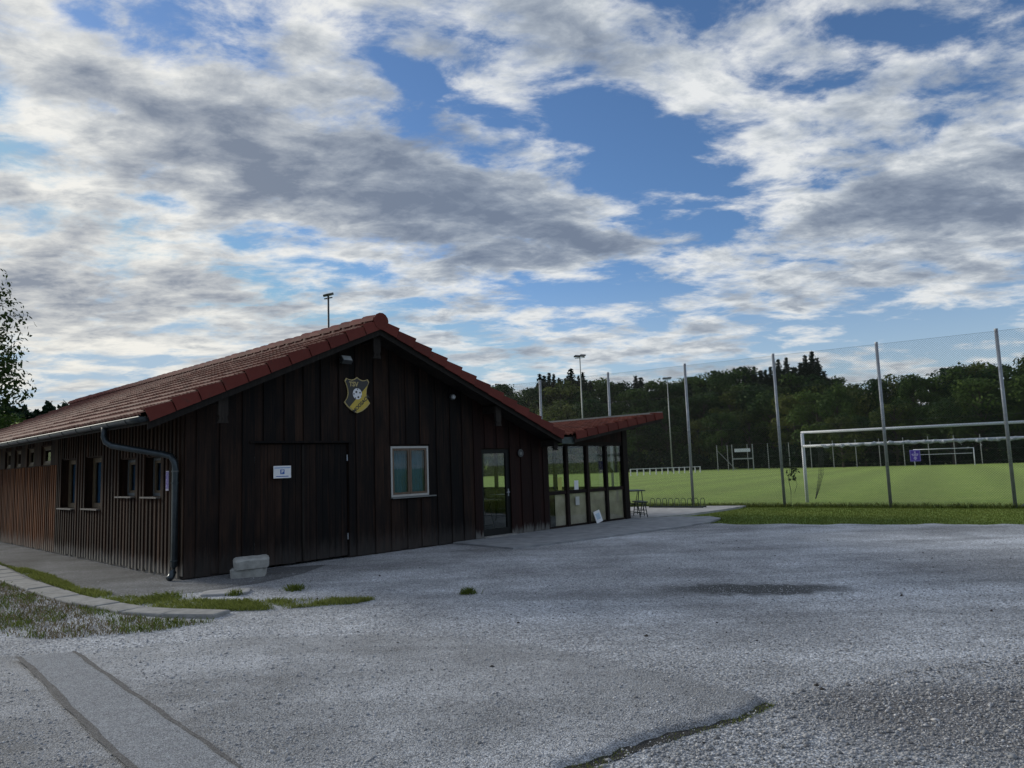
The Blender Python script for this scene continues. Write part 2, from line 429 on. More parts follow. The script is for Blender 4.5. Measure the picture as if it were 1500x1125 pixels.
mRedPlastic = M_plain('red_plastic', (0.38, 0.05, 0.05), 0.45, 0, 0.15, 6, 0)
mTableTop = M_plain('table_wood', (0.16, 0.10, 0.05), 0.6, 0, 0.25, 10)
mTableLeg = M_plain('table_leg_steel', (0.03, 0.045, 0.035), 0.5, 0.3, 0.2, 8)
mGravel = M_gravel('gravel_lot_stones', 0.52, 55, (0.95, 1.0, 1.07))
mGravelFine = M_gravel('compacted_grit', 0.47, 95, (0.95, 1.0, 1.07), True, False)
mPatch = M_gravel('asphalt_patch_grit', 0.44, 140, (0.93, 1.0, 1.10), False)
mSeam = M_gravel('tar_seam', 0.20, 130, (1, 1, 1.02), False)
mPebble = M_stone_tint('loose_stone', 0.42)
mPebbleDark = M_stone_tint('coarse_loose_stone', 0.30)
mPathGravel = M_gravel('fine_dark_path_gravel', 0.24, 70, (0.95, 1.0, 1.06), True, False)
mLawn = M_lawn()
mBlade = M_foliage('grass_blade', (0.10, 0.145, 0.030), (0.29, 0.32, 0.095), 0.4)
mDry = M_foliage('dry_grass_blade', (0.17, 0.14, 0.08), (0.33, 0.28, 0.17), 0.2)
mLeafA = M_foliage('leaf_mid_green', (0.010, 0.034, 0.010), (0.080, 0.128, 0.026))
mLeafB = M_foliage('leaf_olive_green', (0.020, 0.044, 0.011), (0.150, 0.170, 0.040))
mLeafC = M_foliage('needle_dark_green', (0.006, 0.017, 0.010), (0.018, 0.036, 0.020), 0.08)
mLeafW = M_foliage('wood_mass_leaf', (0.004, 0.016, 0.008), (0.018, 0.040, 0.014), 0.1)
mLeafD = M_foliage('leaf_near_tree', (0.018, 0.036, 0.010), (0.045, 0.075, 0.018))
mBark = M_plain('bark', (0.045, 0.036, 0.028), 0.9, 0, 0.4, 9, 0.5)

# ================================================================== the setting
def smooth(a, b, x):
    t = np.clip((np.asarray(x, float) - a) / (b - a), 0, 1); return t * t * (3 - 2 * t)
def ground_z(x, y):
    x = np.asarray(x, float); y = np.asarray(y, float)
    s = 0.5 * x + 0.866 * y; r = np.hypot(x, y); azm = np.arctan2(x, y)
    z = -0.0085 * np.clip(s - 27.5, 0, 130) * smooth(27, 34, s)
    hill = smooth(178, 225, r) * 10.5 * (1 - smooth(0.42, 0.55, azm)) * smooth(-0.45, -0.12, azm)
    hill2 = smooth(230, 420, r) * 31 * (1 - smooth(-0.42, -0.2, azm)) * smooth(-1.2, -0.9, azm)
    roll = 0.15 * np.sin(x * 0.043 + 1) * np.cos(y * 0.037) * smooth(150, 200, r)
    return z + hill + hill2 + roll - 0.014
def grid_mesh(name, xs, ys, zf, mat, smooth_=True):
    X, Y = np.meshgrid(xs, ys, indexing='ij'); Z = zf(X, Y)
    V = np.stack([X.ravel(), Y.ravel(), Z.ravel()], 1)
    nx, ny = len(xs), len(ys); i = np.arange(nx - 1)[:, None] * ny + np.arange(ny - 1)[None, :]
    F = np.stack([i, i + ny, i + ny + 1, i + 1], -1).reshape(-1, 4)
    return np_mesh(name, V, F, mat, smooth_)
def spaced(a, b, n, p=1.0):
    t = np.linspace(-1, 1, n); t = np.sign(t) * np.abs(t) ** p
    return (a + b) / 2 + t * (b - a) / 2
gx_ = np.unique(np.concatenate([np.linspace(-1500, -120, 24), np.linspace(-120, 160, 90), np.linspace(160, 1500, 24)]))
gy_ = np.unique(np.concatenate([np.linspace(-600, -20, 16), np.linspace(-20, 300, 110), np.linspace(300, 1600, 26)]))
tag(place('ground', grid_mesh('ground', gx_, gy_, ground_z, mLawn)), kind='structure')

def in_poly(x, y, poly):
    x = np.asarray(x, float); y = np.asarray(y, float); c_ = np.zeros(x.shape, bool); n = len(poly)
    for i in range(n):
        (x1, y1), (x2, y2) = poly[i], poly[(i + 1) % n]
        hit = ((y1 > y) != (y2 > y)) & (x < (x2 - x1) * (y - y1) / (y2 - y1 + 1e-12) + x1)
        c_ ^= hit
    return c_
def seg_dist(x, y, pts, closed=False):
    x = np.asarray(x, float); y = np.asarray(y, float); d = np.full(x.shape, 1e9); n = len(pts)
    for i in range(n if closed else n - 1):
        (x1, y1), (x2, y2) = pts[i], pts[(i + 1) % n]
        L2 = (x2 - x1) ** 2 + (y2 - y1) ** 2
        t = np.clip(((x - x1) * (x2 - x1) + (y - y1) * (y2 - y1)) / L2, 0, 1)
        d = np.minimum(d, np.hypot(x - x1 - t * (x2 - x1), y - y1 - t * (y2 - y1)))
    return d
def wob(x, y, k=1.0, seed=0.0):
    return (np.sin(x * 3.1 * k + seed) * np.cos(y * 2.7 * k + 1.3 * seed) + 0.6 * np.sin(x * 7.3 * k + 2 + seed) * np.sin(y * 6.1 * k + seed) + 0.35 * np.sin(x * 15 * k + y * 13 * k + seed)) / 1.95

# gravel car park with a ragged edge towards the lawn
edge = [(45.0, 0.5), (25.0, 9.8), (16.0, 13.8), (10.9, 16.05), (9.0, 16.8), (7.6, 17.55), (6.4, 17.95), (5.6, 18.3), (4.9, 18.75), (3.6, 19.6)]
er = []
for a, b in zip(edge[:-1], edge[1:]):
    n = max(2, int(math.dist(a, b) / 0.18))
    for i in range(n):
        t = i / n; x = a[0] + (b[0] - a[0]) * t; y = a[1] + (b[1] - a[1]) * t
        q = float(wob(np.array(x), np.array(y), 1.0, 4.0)) * 0.30
        er.append((x + 0.4 * q, y + 0.9 * q))
lot = [(-45, -25), (45, -25)] + er + [(2.6, 23.0), (-12, 36), (-45, 36)]
b_ = MB(); b_.add([(x, y, 0.0) for x, y in lot], [tuple(range(len(lot)))])
tag(b_.build('gravel_lot', mGravel), kind='structure')

# old asphalt under the grit, broken edge towards the loose gravel on the right
asph = [(-7.5, 0.6), (-0.6, 0.6), (-0.2, 2.9), (0.26, 4.26), (0.62, 4.52), (0.98, 4.74), (1.38, 4.96), (1.66, 5.18), (1.66, 5.45), (1.26, 6.0), (0.7, 6.71), (0.11, 7.17), (-1.15, 7.75), (-3.0, 7.95), (-4.2, 7.5), (-7.5, 7.0)]
sharp = [(-0.6, 0.6), (-0.2, 2.9), (0.26, 4.26), (0.62, 4.52), (0.98, 4.74), (1.38, 4.96), (1.66, 5.18)]
ax_ = np.arange(-7.6, 2.2, 0.04); ay_ = np.arange(0.5, 8.4, 0.04)
def asph_z(X, Y):
    wx = X + 0.05 * wob(X, Y, 1.6, 1.0) + 0.018 * wob(X, Y, 6.0, 2.0); wy = Y + 0.05 * wob(X, Y, 1.6, 5.0) + 0.018 * wob(X, Y, 6.0, 7.0)
    sd = seg_dist(wx, wy, asph, True) * np.where(in_poly(wx, wy, asph), 1, -1)
    ds = seg_dist(wx, wy, sharp)
    fall = 0.05 + 0.9 * smooth(0.1, 1.0, ds)
    return np.clip(sd / fall, -1, 1) * 0.036 - 0.004 + 0.004 * wob(X, Y, 0.8, 3.0)
tag(place('asphalt', grid_mesh('asphalt', ax_, ay_, asph_z, mGravelFine)), kind='structure')

# a filled trench across it, with two dark seams
def ribbon(name, left, right, z, mat, jit=0.0, n=60, kind='structure', parent=None):
    def at(pts, t):
        s = t * (len(pts) - 1); i = min(int(s), len(pts) - 2); u = s - i
        return [pts[i][k] + (pts[i + 1][k] - pts[i][k]) * u for k in (0, 1)]
    m_ = MB(); vs = []
    for i in range(n + 1):
        t = i / n; l = at(left, t); r = at(right, t)
        ja = jit * float(wob(np.array(l[0] * 1.5), np.array(l[1] * 1.5), 1, 2.0)); jb = jit * float(wob(np.array(r[0] * 1.5), np.array(r[1] * 1.5), 1, 6.0))
        vs += [(l[0] + ja, l[1], z), (r[0] + jb, r[1], z)]
    m_.add(vs, [(2 * i, 2 * i + 1, 2 * i + 3, 2 * i + 2) for i in range(n)])
    o = m_.build(name, mat, parent)
    if kind: tag(o, kind=kind)
    return o
TL = [(-4.72, 7.10), (-3.95, 6.27), (-3.2, 5.42), (-2.34, 4.48), (-0.4, 2.35)]
TR = [(-4.28, 7.24), (-3.35, 6.22), (-2.5, 5.30), (-1.69, 4.42), (0.1, 2.45)]
ribbon('asphalt_patch', TL, TR, 0.044, mPatch, 0.02)
def shift(pts, d): return [(x + d, y) for x, y in pts]
ribbon('tar_seam', shift(TL, -0.022), shift(TL, 0.022), 0.048, mSeam, 0.026)
ribbon('tar_seam', shift(TR, -0.026), shift(TR, 0.026), 0.048, mSeam, 0.028)

# clubhouse frame: corner and direction of its gable
BA = (-5.42, 12.10); YAW = R(45.9); cy_, sy_ = math.cos(YAW), math.sin(YAW)
def bl(x, y, z=0.0): return Vector((BA[0] + x * cy_ - y * sy_, BA[1] + x * sy_ + y * cy_, z))

# concrete paving in front of and beside the glazed porch
def slab(name, poly, z, mat, thick=0.2):
    m_ = MB(); m_.prism([tuple(bl(x, y)[:2]) for x, y in poly], 'z', z - thick, z)
    return tag(m_.build(name, mat), kind='structure')
slab('concrete_path', [(5.72, -0.06), (5.6, -2.0), (8.2, -2.36), (10.8, -2.64), (12.2, -2.62), (13.3, -2.30), (13.75, -1.7), (13.2, -0.75), (12.44, -0.32), (12.44, -0.06)], 0.035, mConcDark)
slab('terrace', [(12.46, -0.30), (14.2, -0.80), (16.2, -0.85), (17.9, -0.72), (17.2, 1.2), (16.7, 2.4), (14.6, 5.0), (12.46, 7.0)], 0.045, mConcPale)

# darker fine gravel path between side wall and kerb, round to the corner
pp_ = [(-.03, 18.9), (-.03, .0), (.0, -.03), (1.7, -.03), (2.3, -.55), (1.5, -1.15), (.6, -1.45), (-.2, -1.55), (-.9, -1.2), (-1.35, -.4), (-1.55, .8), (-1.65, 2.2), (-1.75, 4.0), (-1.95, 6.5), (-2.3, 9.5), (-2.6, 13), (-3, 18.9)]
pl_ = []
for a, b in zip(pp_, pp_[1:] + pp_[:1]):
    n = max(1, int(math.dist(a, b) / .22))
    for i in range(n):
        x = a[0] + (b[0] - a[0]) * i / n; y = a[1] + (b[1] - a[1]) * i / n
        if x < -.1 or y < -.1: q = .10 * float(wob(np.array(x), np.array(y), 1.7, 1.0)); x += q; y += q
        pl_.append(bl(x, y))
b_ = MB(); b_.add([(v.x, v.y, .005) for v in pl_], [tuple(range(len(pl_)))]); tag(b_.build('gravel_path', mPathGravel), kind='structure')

# kerb of flat channel stones curving past the corner
kc = [(-11.5, 16.0), (-9.59, 13.84), (-8.4, 12.52), (-7.35, 11.53), (-6.5, 10.72), (-5.81, 10.14), (-4.79, 9.41), (-4.1, 9.12), (-3.36, 8.93)]
kerb = empty('kerb', (0, 0, 0)); tag(kerb, kind='structure')
def along(pts, d):
    for a, b in zip(pts[:-1], pts[1:]):
        L_ = math.dist(a, b)
        if d <= L_: return Vector((a[0] + (b[0] - a[0]) * d / L_, a[1] + (b[1] - a[1]) * d / L_)), Vector((b[0] - a[0], b[1] - a[1])).normalized()
        d -= L_
    return Vector(pts[-1]), Vector((b[0] - a[0], b[1] - a[1])).normalized()
tot = sum(math.dist(a, b) for a, b in zip(kc[:-1], kc[1:])); d = 0.0
while d < tot - 0.3:
    L_ = rnd.uniform(0.62, 0.78); p, t = along(kc, d + L_ / 2); h = L_ / 2 - 0.012; wd = 0.165
    n_ = Vector((-t.y, t.x)); zt = 0.045 + rnd.uniform(-0.008, 0.008)
    q = [p + t * sx * h + n_ * sy * (wd + rnd.uniform(-.01, .01)) for sx, sy in ((-1, -1), (1, -1), (1, 1), (-1, 1))]
    c0_ = p; m_ = MB(); vs = [(*v, -0.1) for v in q] + [(*v, zt - 0.012) for v in q] + [(*(c0_ + (v - c0_) * 0.955), zt + rnd.uniform(-.003, .003)) for v in q]
    m_.add(vs, [(0, 1, 5, 4), (1, 2, 6, 5), (2, 3, 7, 6), (3, 0, 4, 7), (4, 5, 9, 8), (5, 6, 10, 9), (6, 7, 11, 10), (7, 4, 8, 11), (8, 9, 10, 11)])
    m_.build('kerb_stone', mConc, kerb); d += L_

# ================================================================== the clubhouse
club = empty('clubhouse', (*BA, 0), YAW)
tag(club, 'long low dark timber clubhouse with red tiled gable roof and glazed porch', 'clubhouse')
RX, RZ = 3.5, 4.52                        # ridge
SL, SR_ = 0.44, 0.405                     # slopes left and right
XL, XR = -0.80, 8.86                      # eaves
Y0, Y1 = -0.60, 19.3                      # verges
WX1 = 8.89; LEN = 18.9; PX1 = 12.36; PD = 6.6
def under(x): return (RZ - SL * (RX - x) if x < RX else RZ - SR_ * (x - RX)) - 0.16

def board(name, u0, u1, z0, z1a, z1b, d0, d1, mat, parent, face):
    """vertical plank; u along the wall, d outwards; face 'g' gable (y=-d) or 's' side (x=-d)"""
    m_ = MB(); b2 = 0.004
    prof = [(u0, d0), (u1, d0), (u1, d1 - b2), (u1 - b2, d1), (u0 + b2, d1), (u0, d1 - b2)]
    def P3(u, dd, z): return (u, -dd, z) if face == 'g' else (-dd, u, z)
    n = len(prof); vs = [P3(u, dd, z0) for u, dd in prof]
    for u, dd in prof:
        k = (u - u0) / max(u1 - u0, 1e-6); vs.append(P3(u, dd, z1a + (z1b - z1a) * k))
    m_.add(vs, [tuple(range(n)), tuple(range(2 * n - 1, n - 1, -1))] + [(i, n + i, n + (i + 1) % n, (i + 1) % n) for i in range(n)])
    return m_.build(name, mat, parent)

def holes_boxes(m_, u0, u1, z0, ztop, holes, d0, d1, face):
    us = sorted({u0, u1, *[h[0] for h in holes], *[h[1] for h in holes]}); zs = sorted({z0, ztop, *[h[2] for h in holes], *[h[3] for h in holes]})
    for a, b in zip(us[:-1], us[1:]):
        for c, e in zip(zs[:-1], zs[1:]):
            um, zm = (a + b) / 2, (c + e) / 2
            if any(h[0] < um < h[1] and h[2] < zm < h[3] for h in holes): continue
            if face == 'g': m_.box(a, b, d0, d1, c, e)
            else: m_.box(d0, d1, a, b, c, e)

# ---- gable wall: backing with openings, then every board
GH = [(1.18, 3.13, 0.0, 2.20), (4.13, 5.13, 1.08, 2.13), (6.64, 7.60, 0.03, 2.03)]
m_ = MB(); holes_boxes(m_, 0.0, WX1, 0.0, 2.24, GH, 0.0, 0.12, 'g')
m_.prism([(0, 2.24), (WX1, 2.24), (WX1, under(WX1) - .002), (RX, under(RX) - .002), (0, under(0) - .002)], 'y', 0.0, 0.12)
gable = m_.build('gable_wall', mDark, club)
def segs(u0, u1, holes):
    """vertical spans of a board between its openings"""
    cuts = [(h[2], h[3]) for h in holes if h[0] < (u0 + u1) / 2 < h[1]]
    out = []; z = 0.0
    for a, b in sorted(cuts):
        if a - z > 0.05: out.append((z, a, False))
        z = b
    out.append((z, None, True)); return out
edges = [0.0]
for a, b in ((0.0, 1.18), (1.18, 3.13), (3.13, 4.13), (4.13, 5.13), (5.13, 6.64), (6.64, 7.60), (7.60, WX1)):
    n = max(1, round((b - a) / 0.195)); ws = [rnd.uniform(0.72, 1.35) for _ in range(n)]; k = (b - a) / sum(ws)
    for w_ in ws: edges.append(edges[-1] + w_ * k)
    edges[-1] = b
for i, (a, b) in enumerate(zip(edges[:-1], edges[1:])):
    proud = 0.024 if i % 2 else 0.0
    ov = 0.014 if i % 2 else -0.002
    for z0, z1, top in segs(a, b, GH):
        mt = mRed if (a > 6.4) else mDark
        zb = (0.03 + rnd.uniform(-0.015, 0.015)) if z0 == 0 else z0 + (0.004 if not top else 0.03)
        if top:
            za, zc = under(a - ov), under(b + ov)
            if zb > min(za, zc): continue
            board('board', a - ov, b + ov, zb, za, zc, 0.003 + proud, 0.022 + proud + rnd.uniform(-.002, .003), mt, gable, 'g')
        else:
            board('board', a - ov, b + ov, zb, z1 - .05, z1 - .05, 0.003 + proud, 0.022 + proud, mDark, gable, 'g')

# ---- side wall facing left
SH = [(0.97, 1.71, 1.33, 2.02), (2.20, 3.02, 1.33, 2.02), (4.12, 5.13, 1.07, 2.12), (5.84, 6.87, 1.05, 2.12)]
y_ = 7.81
SMALL = [(7.81, 8.65), (9.35, 10.02), (10.65, 11.30), (11.76, 12.40), (13.1, 13.75), (14.5, 15.2)]
SH += [(a, b, 2.05, 2.50) for a, b in SMALL]
m_ = MB(); holes_boxes(m_, 0.125, LEN, 0.0, under(0) - .004, SH, 0.0, 0.18, 's')
side = m_.build('side_wall', mSide, club)
u = 0.0; marks = [0.0]
for a in sorted({0.97, 1.71, 2.20, 3.02, 4.12, 5.13, 5.84, 6.87, 7.30, *[q for p in SMALL for q in p], 13.6}):
    if a > 13.7: break
    b0 = marks[-1]; n = max(1, round((a - b0) / 0.17))
    for k in range(1, n + 1): marks.append(b0 + (a - b0) * k / n)
for i, (a, b) in enumerate(zip(marks[:-1], marks[1:])):
    if b - a < 0.02: continue
    for z0, z1, top in segs(a, b, SH):
        zt = under(0) - 0.01 if top else z1 - 0.035
        mt = mOrange if (a >= 7.29 and (z0 < 1.0)) else mSide
        if mt is mOrange and top: zt = 2.03
        zb = 0.05 + rnd.uniform(-.02, .02) if z0 == 0 else z0 + 0.03
        board('board', a + .002, b - .002, zb, zt, zt, 0.003, 0.020, mt, side, 's')
        cw = 0.048
        if a > 0.05 and b - a > 0.08:
            board('cover_board', a - cw + .012, a + cw - .012, zb - .01, zt, zt, 0.021, 0.043 + rnd.uniform(-.003, .003), mt, side, 's')
        if mt is mOrange and top and not any(h[0] < (a + b) / 2 < h[1] for h in SH):
            board('board', a + .002, b - .002, 2.035, under(0) - .01, under(0) - .01, 0.003, 0.020, mSide, side, 's')
# the rest of the side wall, out of sight
m_ = MB(); y_ = 13.62
while y_ < LEN:
    m_.box(-0.022, -0.003, y_, y_ + 0.165, 0.05, under(0) - .01); y_ += 0.17
tag(m_.build('far_boards', mOrange, side), kind='stuff')
# back, right and inner walls, floor and ceiling of the glazed room
m_ = MB(); m_.prism([(0.0, 0), (WX1, 0), (WX1, under(WX1) - .002), (RX, under(RX) - .002), (0, under(0) - .002)], 'y', LEN - 0.12, LEN)
m_.build('back_wall', mSide, club)
m_ = MB(); m_.box(WX1 - 0.12, WX1, PD + 0.13, LEN - 0.125, 0, under(WX1) - .002); m_.build('rear_side_wall', mSide, club)
m_ = MB(); m_.box(6.18, 6.30, 0.125, PD - 0.004, 0.0, 3.2); m_.box(6.18, PX1, PD, PD + 0.12, 0.0, 2.26); m_.build('inner_wall', mInner, club)
m_ = MB(); m_.box(6.305, PX1 - .12, 0.13, PD - .005, 0.0, 0.03); m_.build('floor', mConc, club)
m_ = MB(); m_.box(6.305, WX1 - .03, 0.13, PD - .005, 2.20, 2.23); m_.build('ceiling', mInner, club)

# ---- garage door: two leaves of planks
gd = empty('garage_door', (0, 0, 0), 0, club)
m_ = MB(); m_.box(1.185, 3.125, 0.045, 0.075, 0.04, 2.195); m_.build('door_backing', mDark, gd)
for x0, x1 in ((1.20, 2.145), (2.165, 3.11)):
    n = 7
    for k in range(n):
        a = x0 + (x1 - x0) * k / n; b = x0 + (x1 - x0) * (k + 1) / n
        m_ = MB(); dd = rnd.uniform(-.003, .003); m_.box(a + .003, b - .003, 0.012 + dd, 0.043, 0.045 + rnd.uniform(-.01, .01), 2.18); m_.build('plank', mDark, gd)
m_ = MB(); m_.box(1.10, 3.21, -0.075, -0.05, 2.20, 2.235); m_.build('lintel_strip', mDark, gd)
m_ = MB(); m_.box(2.135, 2.175, -0.012, 0.010, 0.06, 2.17); m_.build('cover_strip', mBeam, gd)
for x in (1.20, 3.11):
    for z in (0.35, 1.85):
        m_ = MB(); m_.tube([(x, 0.0, z), (x, 0.0, z + 0.12)], 0.014, 6); m_.build('hinge', mGalv, gd)

# ---- windows
def window(face, u0, u1, z0, z1, rec, frame_mat, sash_mat, mull=True, curtain=None, sill_mat=None, fw=0.05):
    wn = empty('window', (0, 0, 0), 0, club)
    def bx(m_, a, b, d0, d1, z_0, z_1):
        m_.box(a, b, d0, d1, z_0, z_1) if face == 'g' else m_.box(d0, d1, a, b, z_0, z_1)
    m_ = MB(); g = 0.003
    bx(m_, u0 + g, u0 + fw, rec, rec + .05, z0 + g, z1 - g); bx(m_, u1 - fw, u1 - g, rec, rec + .05, z0 + g, z1 - g)
    bx(m_, u0 + fw, u1 - fw, rec, rec + .05, z0 + g, z0 + fw); bx(m_, u0 + fw, u1 - fw, rec, rec + .05, z1 - fw, z1 - g)
    m_.build('frame', frame_mat, wn)
    mid = (u0 + u1) / 2; sw = 0.045
    parts = [(u0 + fw, mid - .004), (mid + .004, u1 - fw)] if mull else [(u0 + fw, u1 - fw)]
    for a, b in parts:
        m_ = MB(); r2 = rec + .012
        bx(m_, a, a + sw, r2, r2 + .035, z0 + fw, z1 - fw); bx(m_, b - sw, b, r2, r2 + .035, z0 + fw, z1 - fw)
        bx(m_, a + sw, b - sw, r2, r2 + .035, z0 + fw, z0 + fw + sw); bx(m_, a + sw, b - sw, r2, r2 + .035, z1 - fw - sw, z1 - fw)
        m_.build('sash', sash_mat, wn)
        m_ = MB(); bx(m_, a + sw, b - sw, r2 + .014, r2 + .018, z0 + fw + sw, z1 - fw - sw); m_.build('pane', mGlass, wn)
    if curtain:
        m_ = MB(); n = 40; vs = []
        for k in range(n + 1):
            uu = u0 + .02 + (u1 - u0 - .04) * k / n; dd = rec + .10 + .018 * math.sin(k * 1.35) + .008 * math.sin(k * 3.1)
            for zz in (z0 - .1, z1 + .05): vs.append((uu, dd, zz) if face == 'g' else (dd, uu, zz))
        m_.add(vs, [(2 * k, 2 * k + 2, 2 * k + 3, 2 * k + 1) for k in range(n)]); m_.build('curtain', curtain, wn, True)
    if sill_mat:
        m_ = MB(); bx(m_, u0 - .02, u1 + .13 if face == 'g' else u1 + .02, -0.10, rec - .002 if face == 'g' else rec - .002, z0 - .028, z0 - .002); m_.build('sill', sill_mat, wn)
    return wn
mSill = M_plain('grey_sill', (0.16, 0.17, 0.17), 0.6, 0.1, 0.2, 9)
mSillWood = M_plain('weathered_sill', (0.21, 0.19, 0.17), 0.7, 0.0, 0.3, 9)
mFrameGreyWhite = M_plain('white_window_frame', (0.42, 0.42, 0.40), 0.45, 0, 0.1, 8, 0.05)
window('g', 4.135, 5.125, 1.085, 2.125, -0.015, mFrameGreyWhite, mFrameBrown, True, mCurtain, mSill, 0.045)
for (a, b, z0, z1), fm in zip(SH[:4], (mSill, mSill, mFrameTan, mFrameTan)):
    window('s', a, b, z0, z1, 0.125, fm, mFrameTan, False, mCurtain2, mSillWood, 0.055)
for a, b, z0, z1 in SH[4:]:
    window('s', a, b, z0, z1, 0.03, mFrameTan, mFrameBrown, False, None, None, 0.05)

# ---- glass door
dr = empty('glass_door', (0, 0, 0), 0, club)
m_ = MB(); x0, x1, z0, z1 = 6.645, 7.595, 0.04, 2.025
m_.box(x0, x0 + .09, 0.0, 0.06, z0, z1); m_.box(x1 - .12, x1, 0.0, 0.06, z0, z1); m_.box(x0 + .09, x1 - .12, 0.0, 0.06, z1 - .09, z1); m_.box(x0 + .09, x1 - .12, 0.0, 0.06, z0, z0 + .17)
m_.build('door_frame', mFrameDark, dr)
m_ = MB(); m_.box(x0 + .09, x1 - .12, 0.025, 0.031, z0 + .17, z1 - .09); m_.build('pane', mPorchGlass, dr)
m_ = MB(); m_.tube([(7.53, -0.0, 1.02), (7.53, -0.05, 1.02), (7.43, -0.055, 1.02)], 0.011, 6); m_.box(7.515, 7.545, -0.008, 0.0, .93, 1.10); m_.build('handle', mGalv, dr)
m_ = MB(); m_.box(6.60, 7.64, -0.16, 0.0, 0.028, 0.058); m_.build('door_step', mConc, dr)

# ---- carved purlin ends carrying the overhanging verge
def corbel(x, ztop, h, wd=0.17):
    m_ = MB()
    m_.box(x - wd / 2 + .03, x + wd / 2 - .03, -0.44, -0.03, ztop - .16, ztop)
    m_.prism([(x - wd / 2, ztop), (x + wd / 2, ztop), (x + wd / 2, ztop - h * .72), (x + wd / 2 - .02, ztop - h * .80), (x + wd / 2 - .005, ztop - h * .92), (x + wd / 2 + .012, ztop - h), (x - wd / 2 - .012, ztop - h), (x - wd / 2 + .005, ztop - h * .92), (x - wd / 2 + .02, ztop - h * .80), (x - wd / 2, ztop - h * .72)], 'y', -0.50, -0.44)
    m_.tube([(x, -0.508, ztop - h * .85), (x, -0.495, ztop - h * .85)], 0.02, 8)
    return m_.build('corbel', mBeam, club)
corbel(0.42, under(.40) + .02, 0.50); corbel(3.5, under(3.5) - .03, 0.50); corbel(6.80, under(6.80) - .02, 0.46); corbel(8.74, under(8.75) - .005, 0.26, 0.14)

# ---- roof deck with verge boards
m_ = MB()
def slope_poly(xa, za, xb, zb, t): return [(xa, za), (xb, zb), (xb, zb - t), (xa, za - t)]
zl, zr = RZ - SL * (RX - XL), RZ - SR_ * (XR - RX)
m_.prism([(XL, zl - .03), (RX, RZ - .03), (XR, zr - .03), (XR, zr - .155), (RX, RZ - .155), (XL, zl - .155)], 'y', Y0 + .02, Y1 - .02)
roof = m_.build('roof', mBeam, club)
m_ = MB(); m_.prism([(XL, zl - .06), (RX, RZ - .06), (RX, RZ - .24), (XL, zl - .24)], 'y', Y0 + .0, Y0 + .018); m_.prism([(RX + .002, RZ - .06), (XR, zr - .06), (XR, zr - .22), (RX + .002, RZ - .24)], 'y', Y0 + .0, Y0 + .018)
m_.build('bargeboard', mBeam, roof)

# tile meshes: X down the slope, Y across, Z up from the slope
def tile_mesh(name, L_, W_, mat):
    n = 8; V = []; prof = [0.030 * (0.5 - 0.5 * math.cos(2 * math.pi * 2 * k / n)) for k in range(n + 1)]
    for x, zo in ((0.0, 0.0), (L_, 0.046)):
        for k in range(n + 1): V.append((x, -W_ / 2 + W_ * k / n, zo + prof[k]))
    for k in range(n + 1): V.append((L_ + .002, -W_ / 2 + W_ * k / n, 0.004 + prof[k]))
    F = [(k, n + 1 + k, n + 2 + k, k + 1) for k in range(n)] + [(n + 1 + k, 2 * n + 2 + k, 2 * n + 3 + k, n + 2 + k) for k in range(n)]
    me = bpy.data.meshes.new(name); me.from_pydata(V, [], F); me.materials.append(mat)
    me.polygons.foreach_set('use_smooth', [True] * n + [False] * n); me.update(); return me
def verge_mesh(name, L_, side_, mat):
    s = side_; m_ = MB()
    def wedge(y0, y1, za0, za1, zb0, zb1):
        vs = [(x, y + oy, z) for x, lo, hi, oy in ((0, za0, za1, 0.0), (L_, zb0, zb1, 0.016 * s)) for y in (y0, y1) for z in (lo, hi)]
        m_.add(vs, [(0, 1, 3, 2), (4, 6, 7, 5), (0, 4, 5, 1), (2, 3, 7, 6), (0, 2, 6, 4), (1, 5, 7, 3)])
    wedge(-0.13 * s, 0.020 * s, 0.018, 0.044, 0.072, 0.098)
    wedge(0.021 * s, 0.043 * s, -0.125, 0.043, -0.120, 0.097)
    return m_.mesh(name, mat)
def slope_frame(org, dvec):
    d_ = Vector(dvec).normalized(); y = Vector((0, 1, 0)); n = Vector((-d_.z, 0, d_.x)) if d_.x > 0 else Vector((d_.z, 0, -d_.x))
    yv = n.cross(d_); M = Matrix((d_, yv, n)).transposed().to_4x4(); M.translation = org; return M
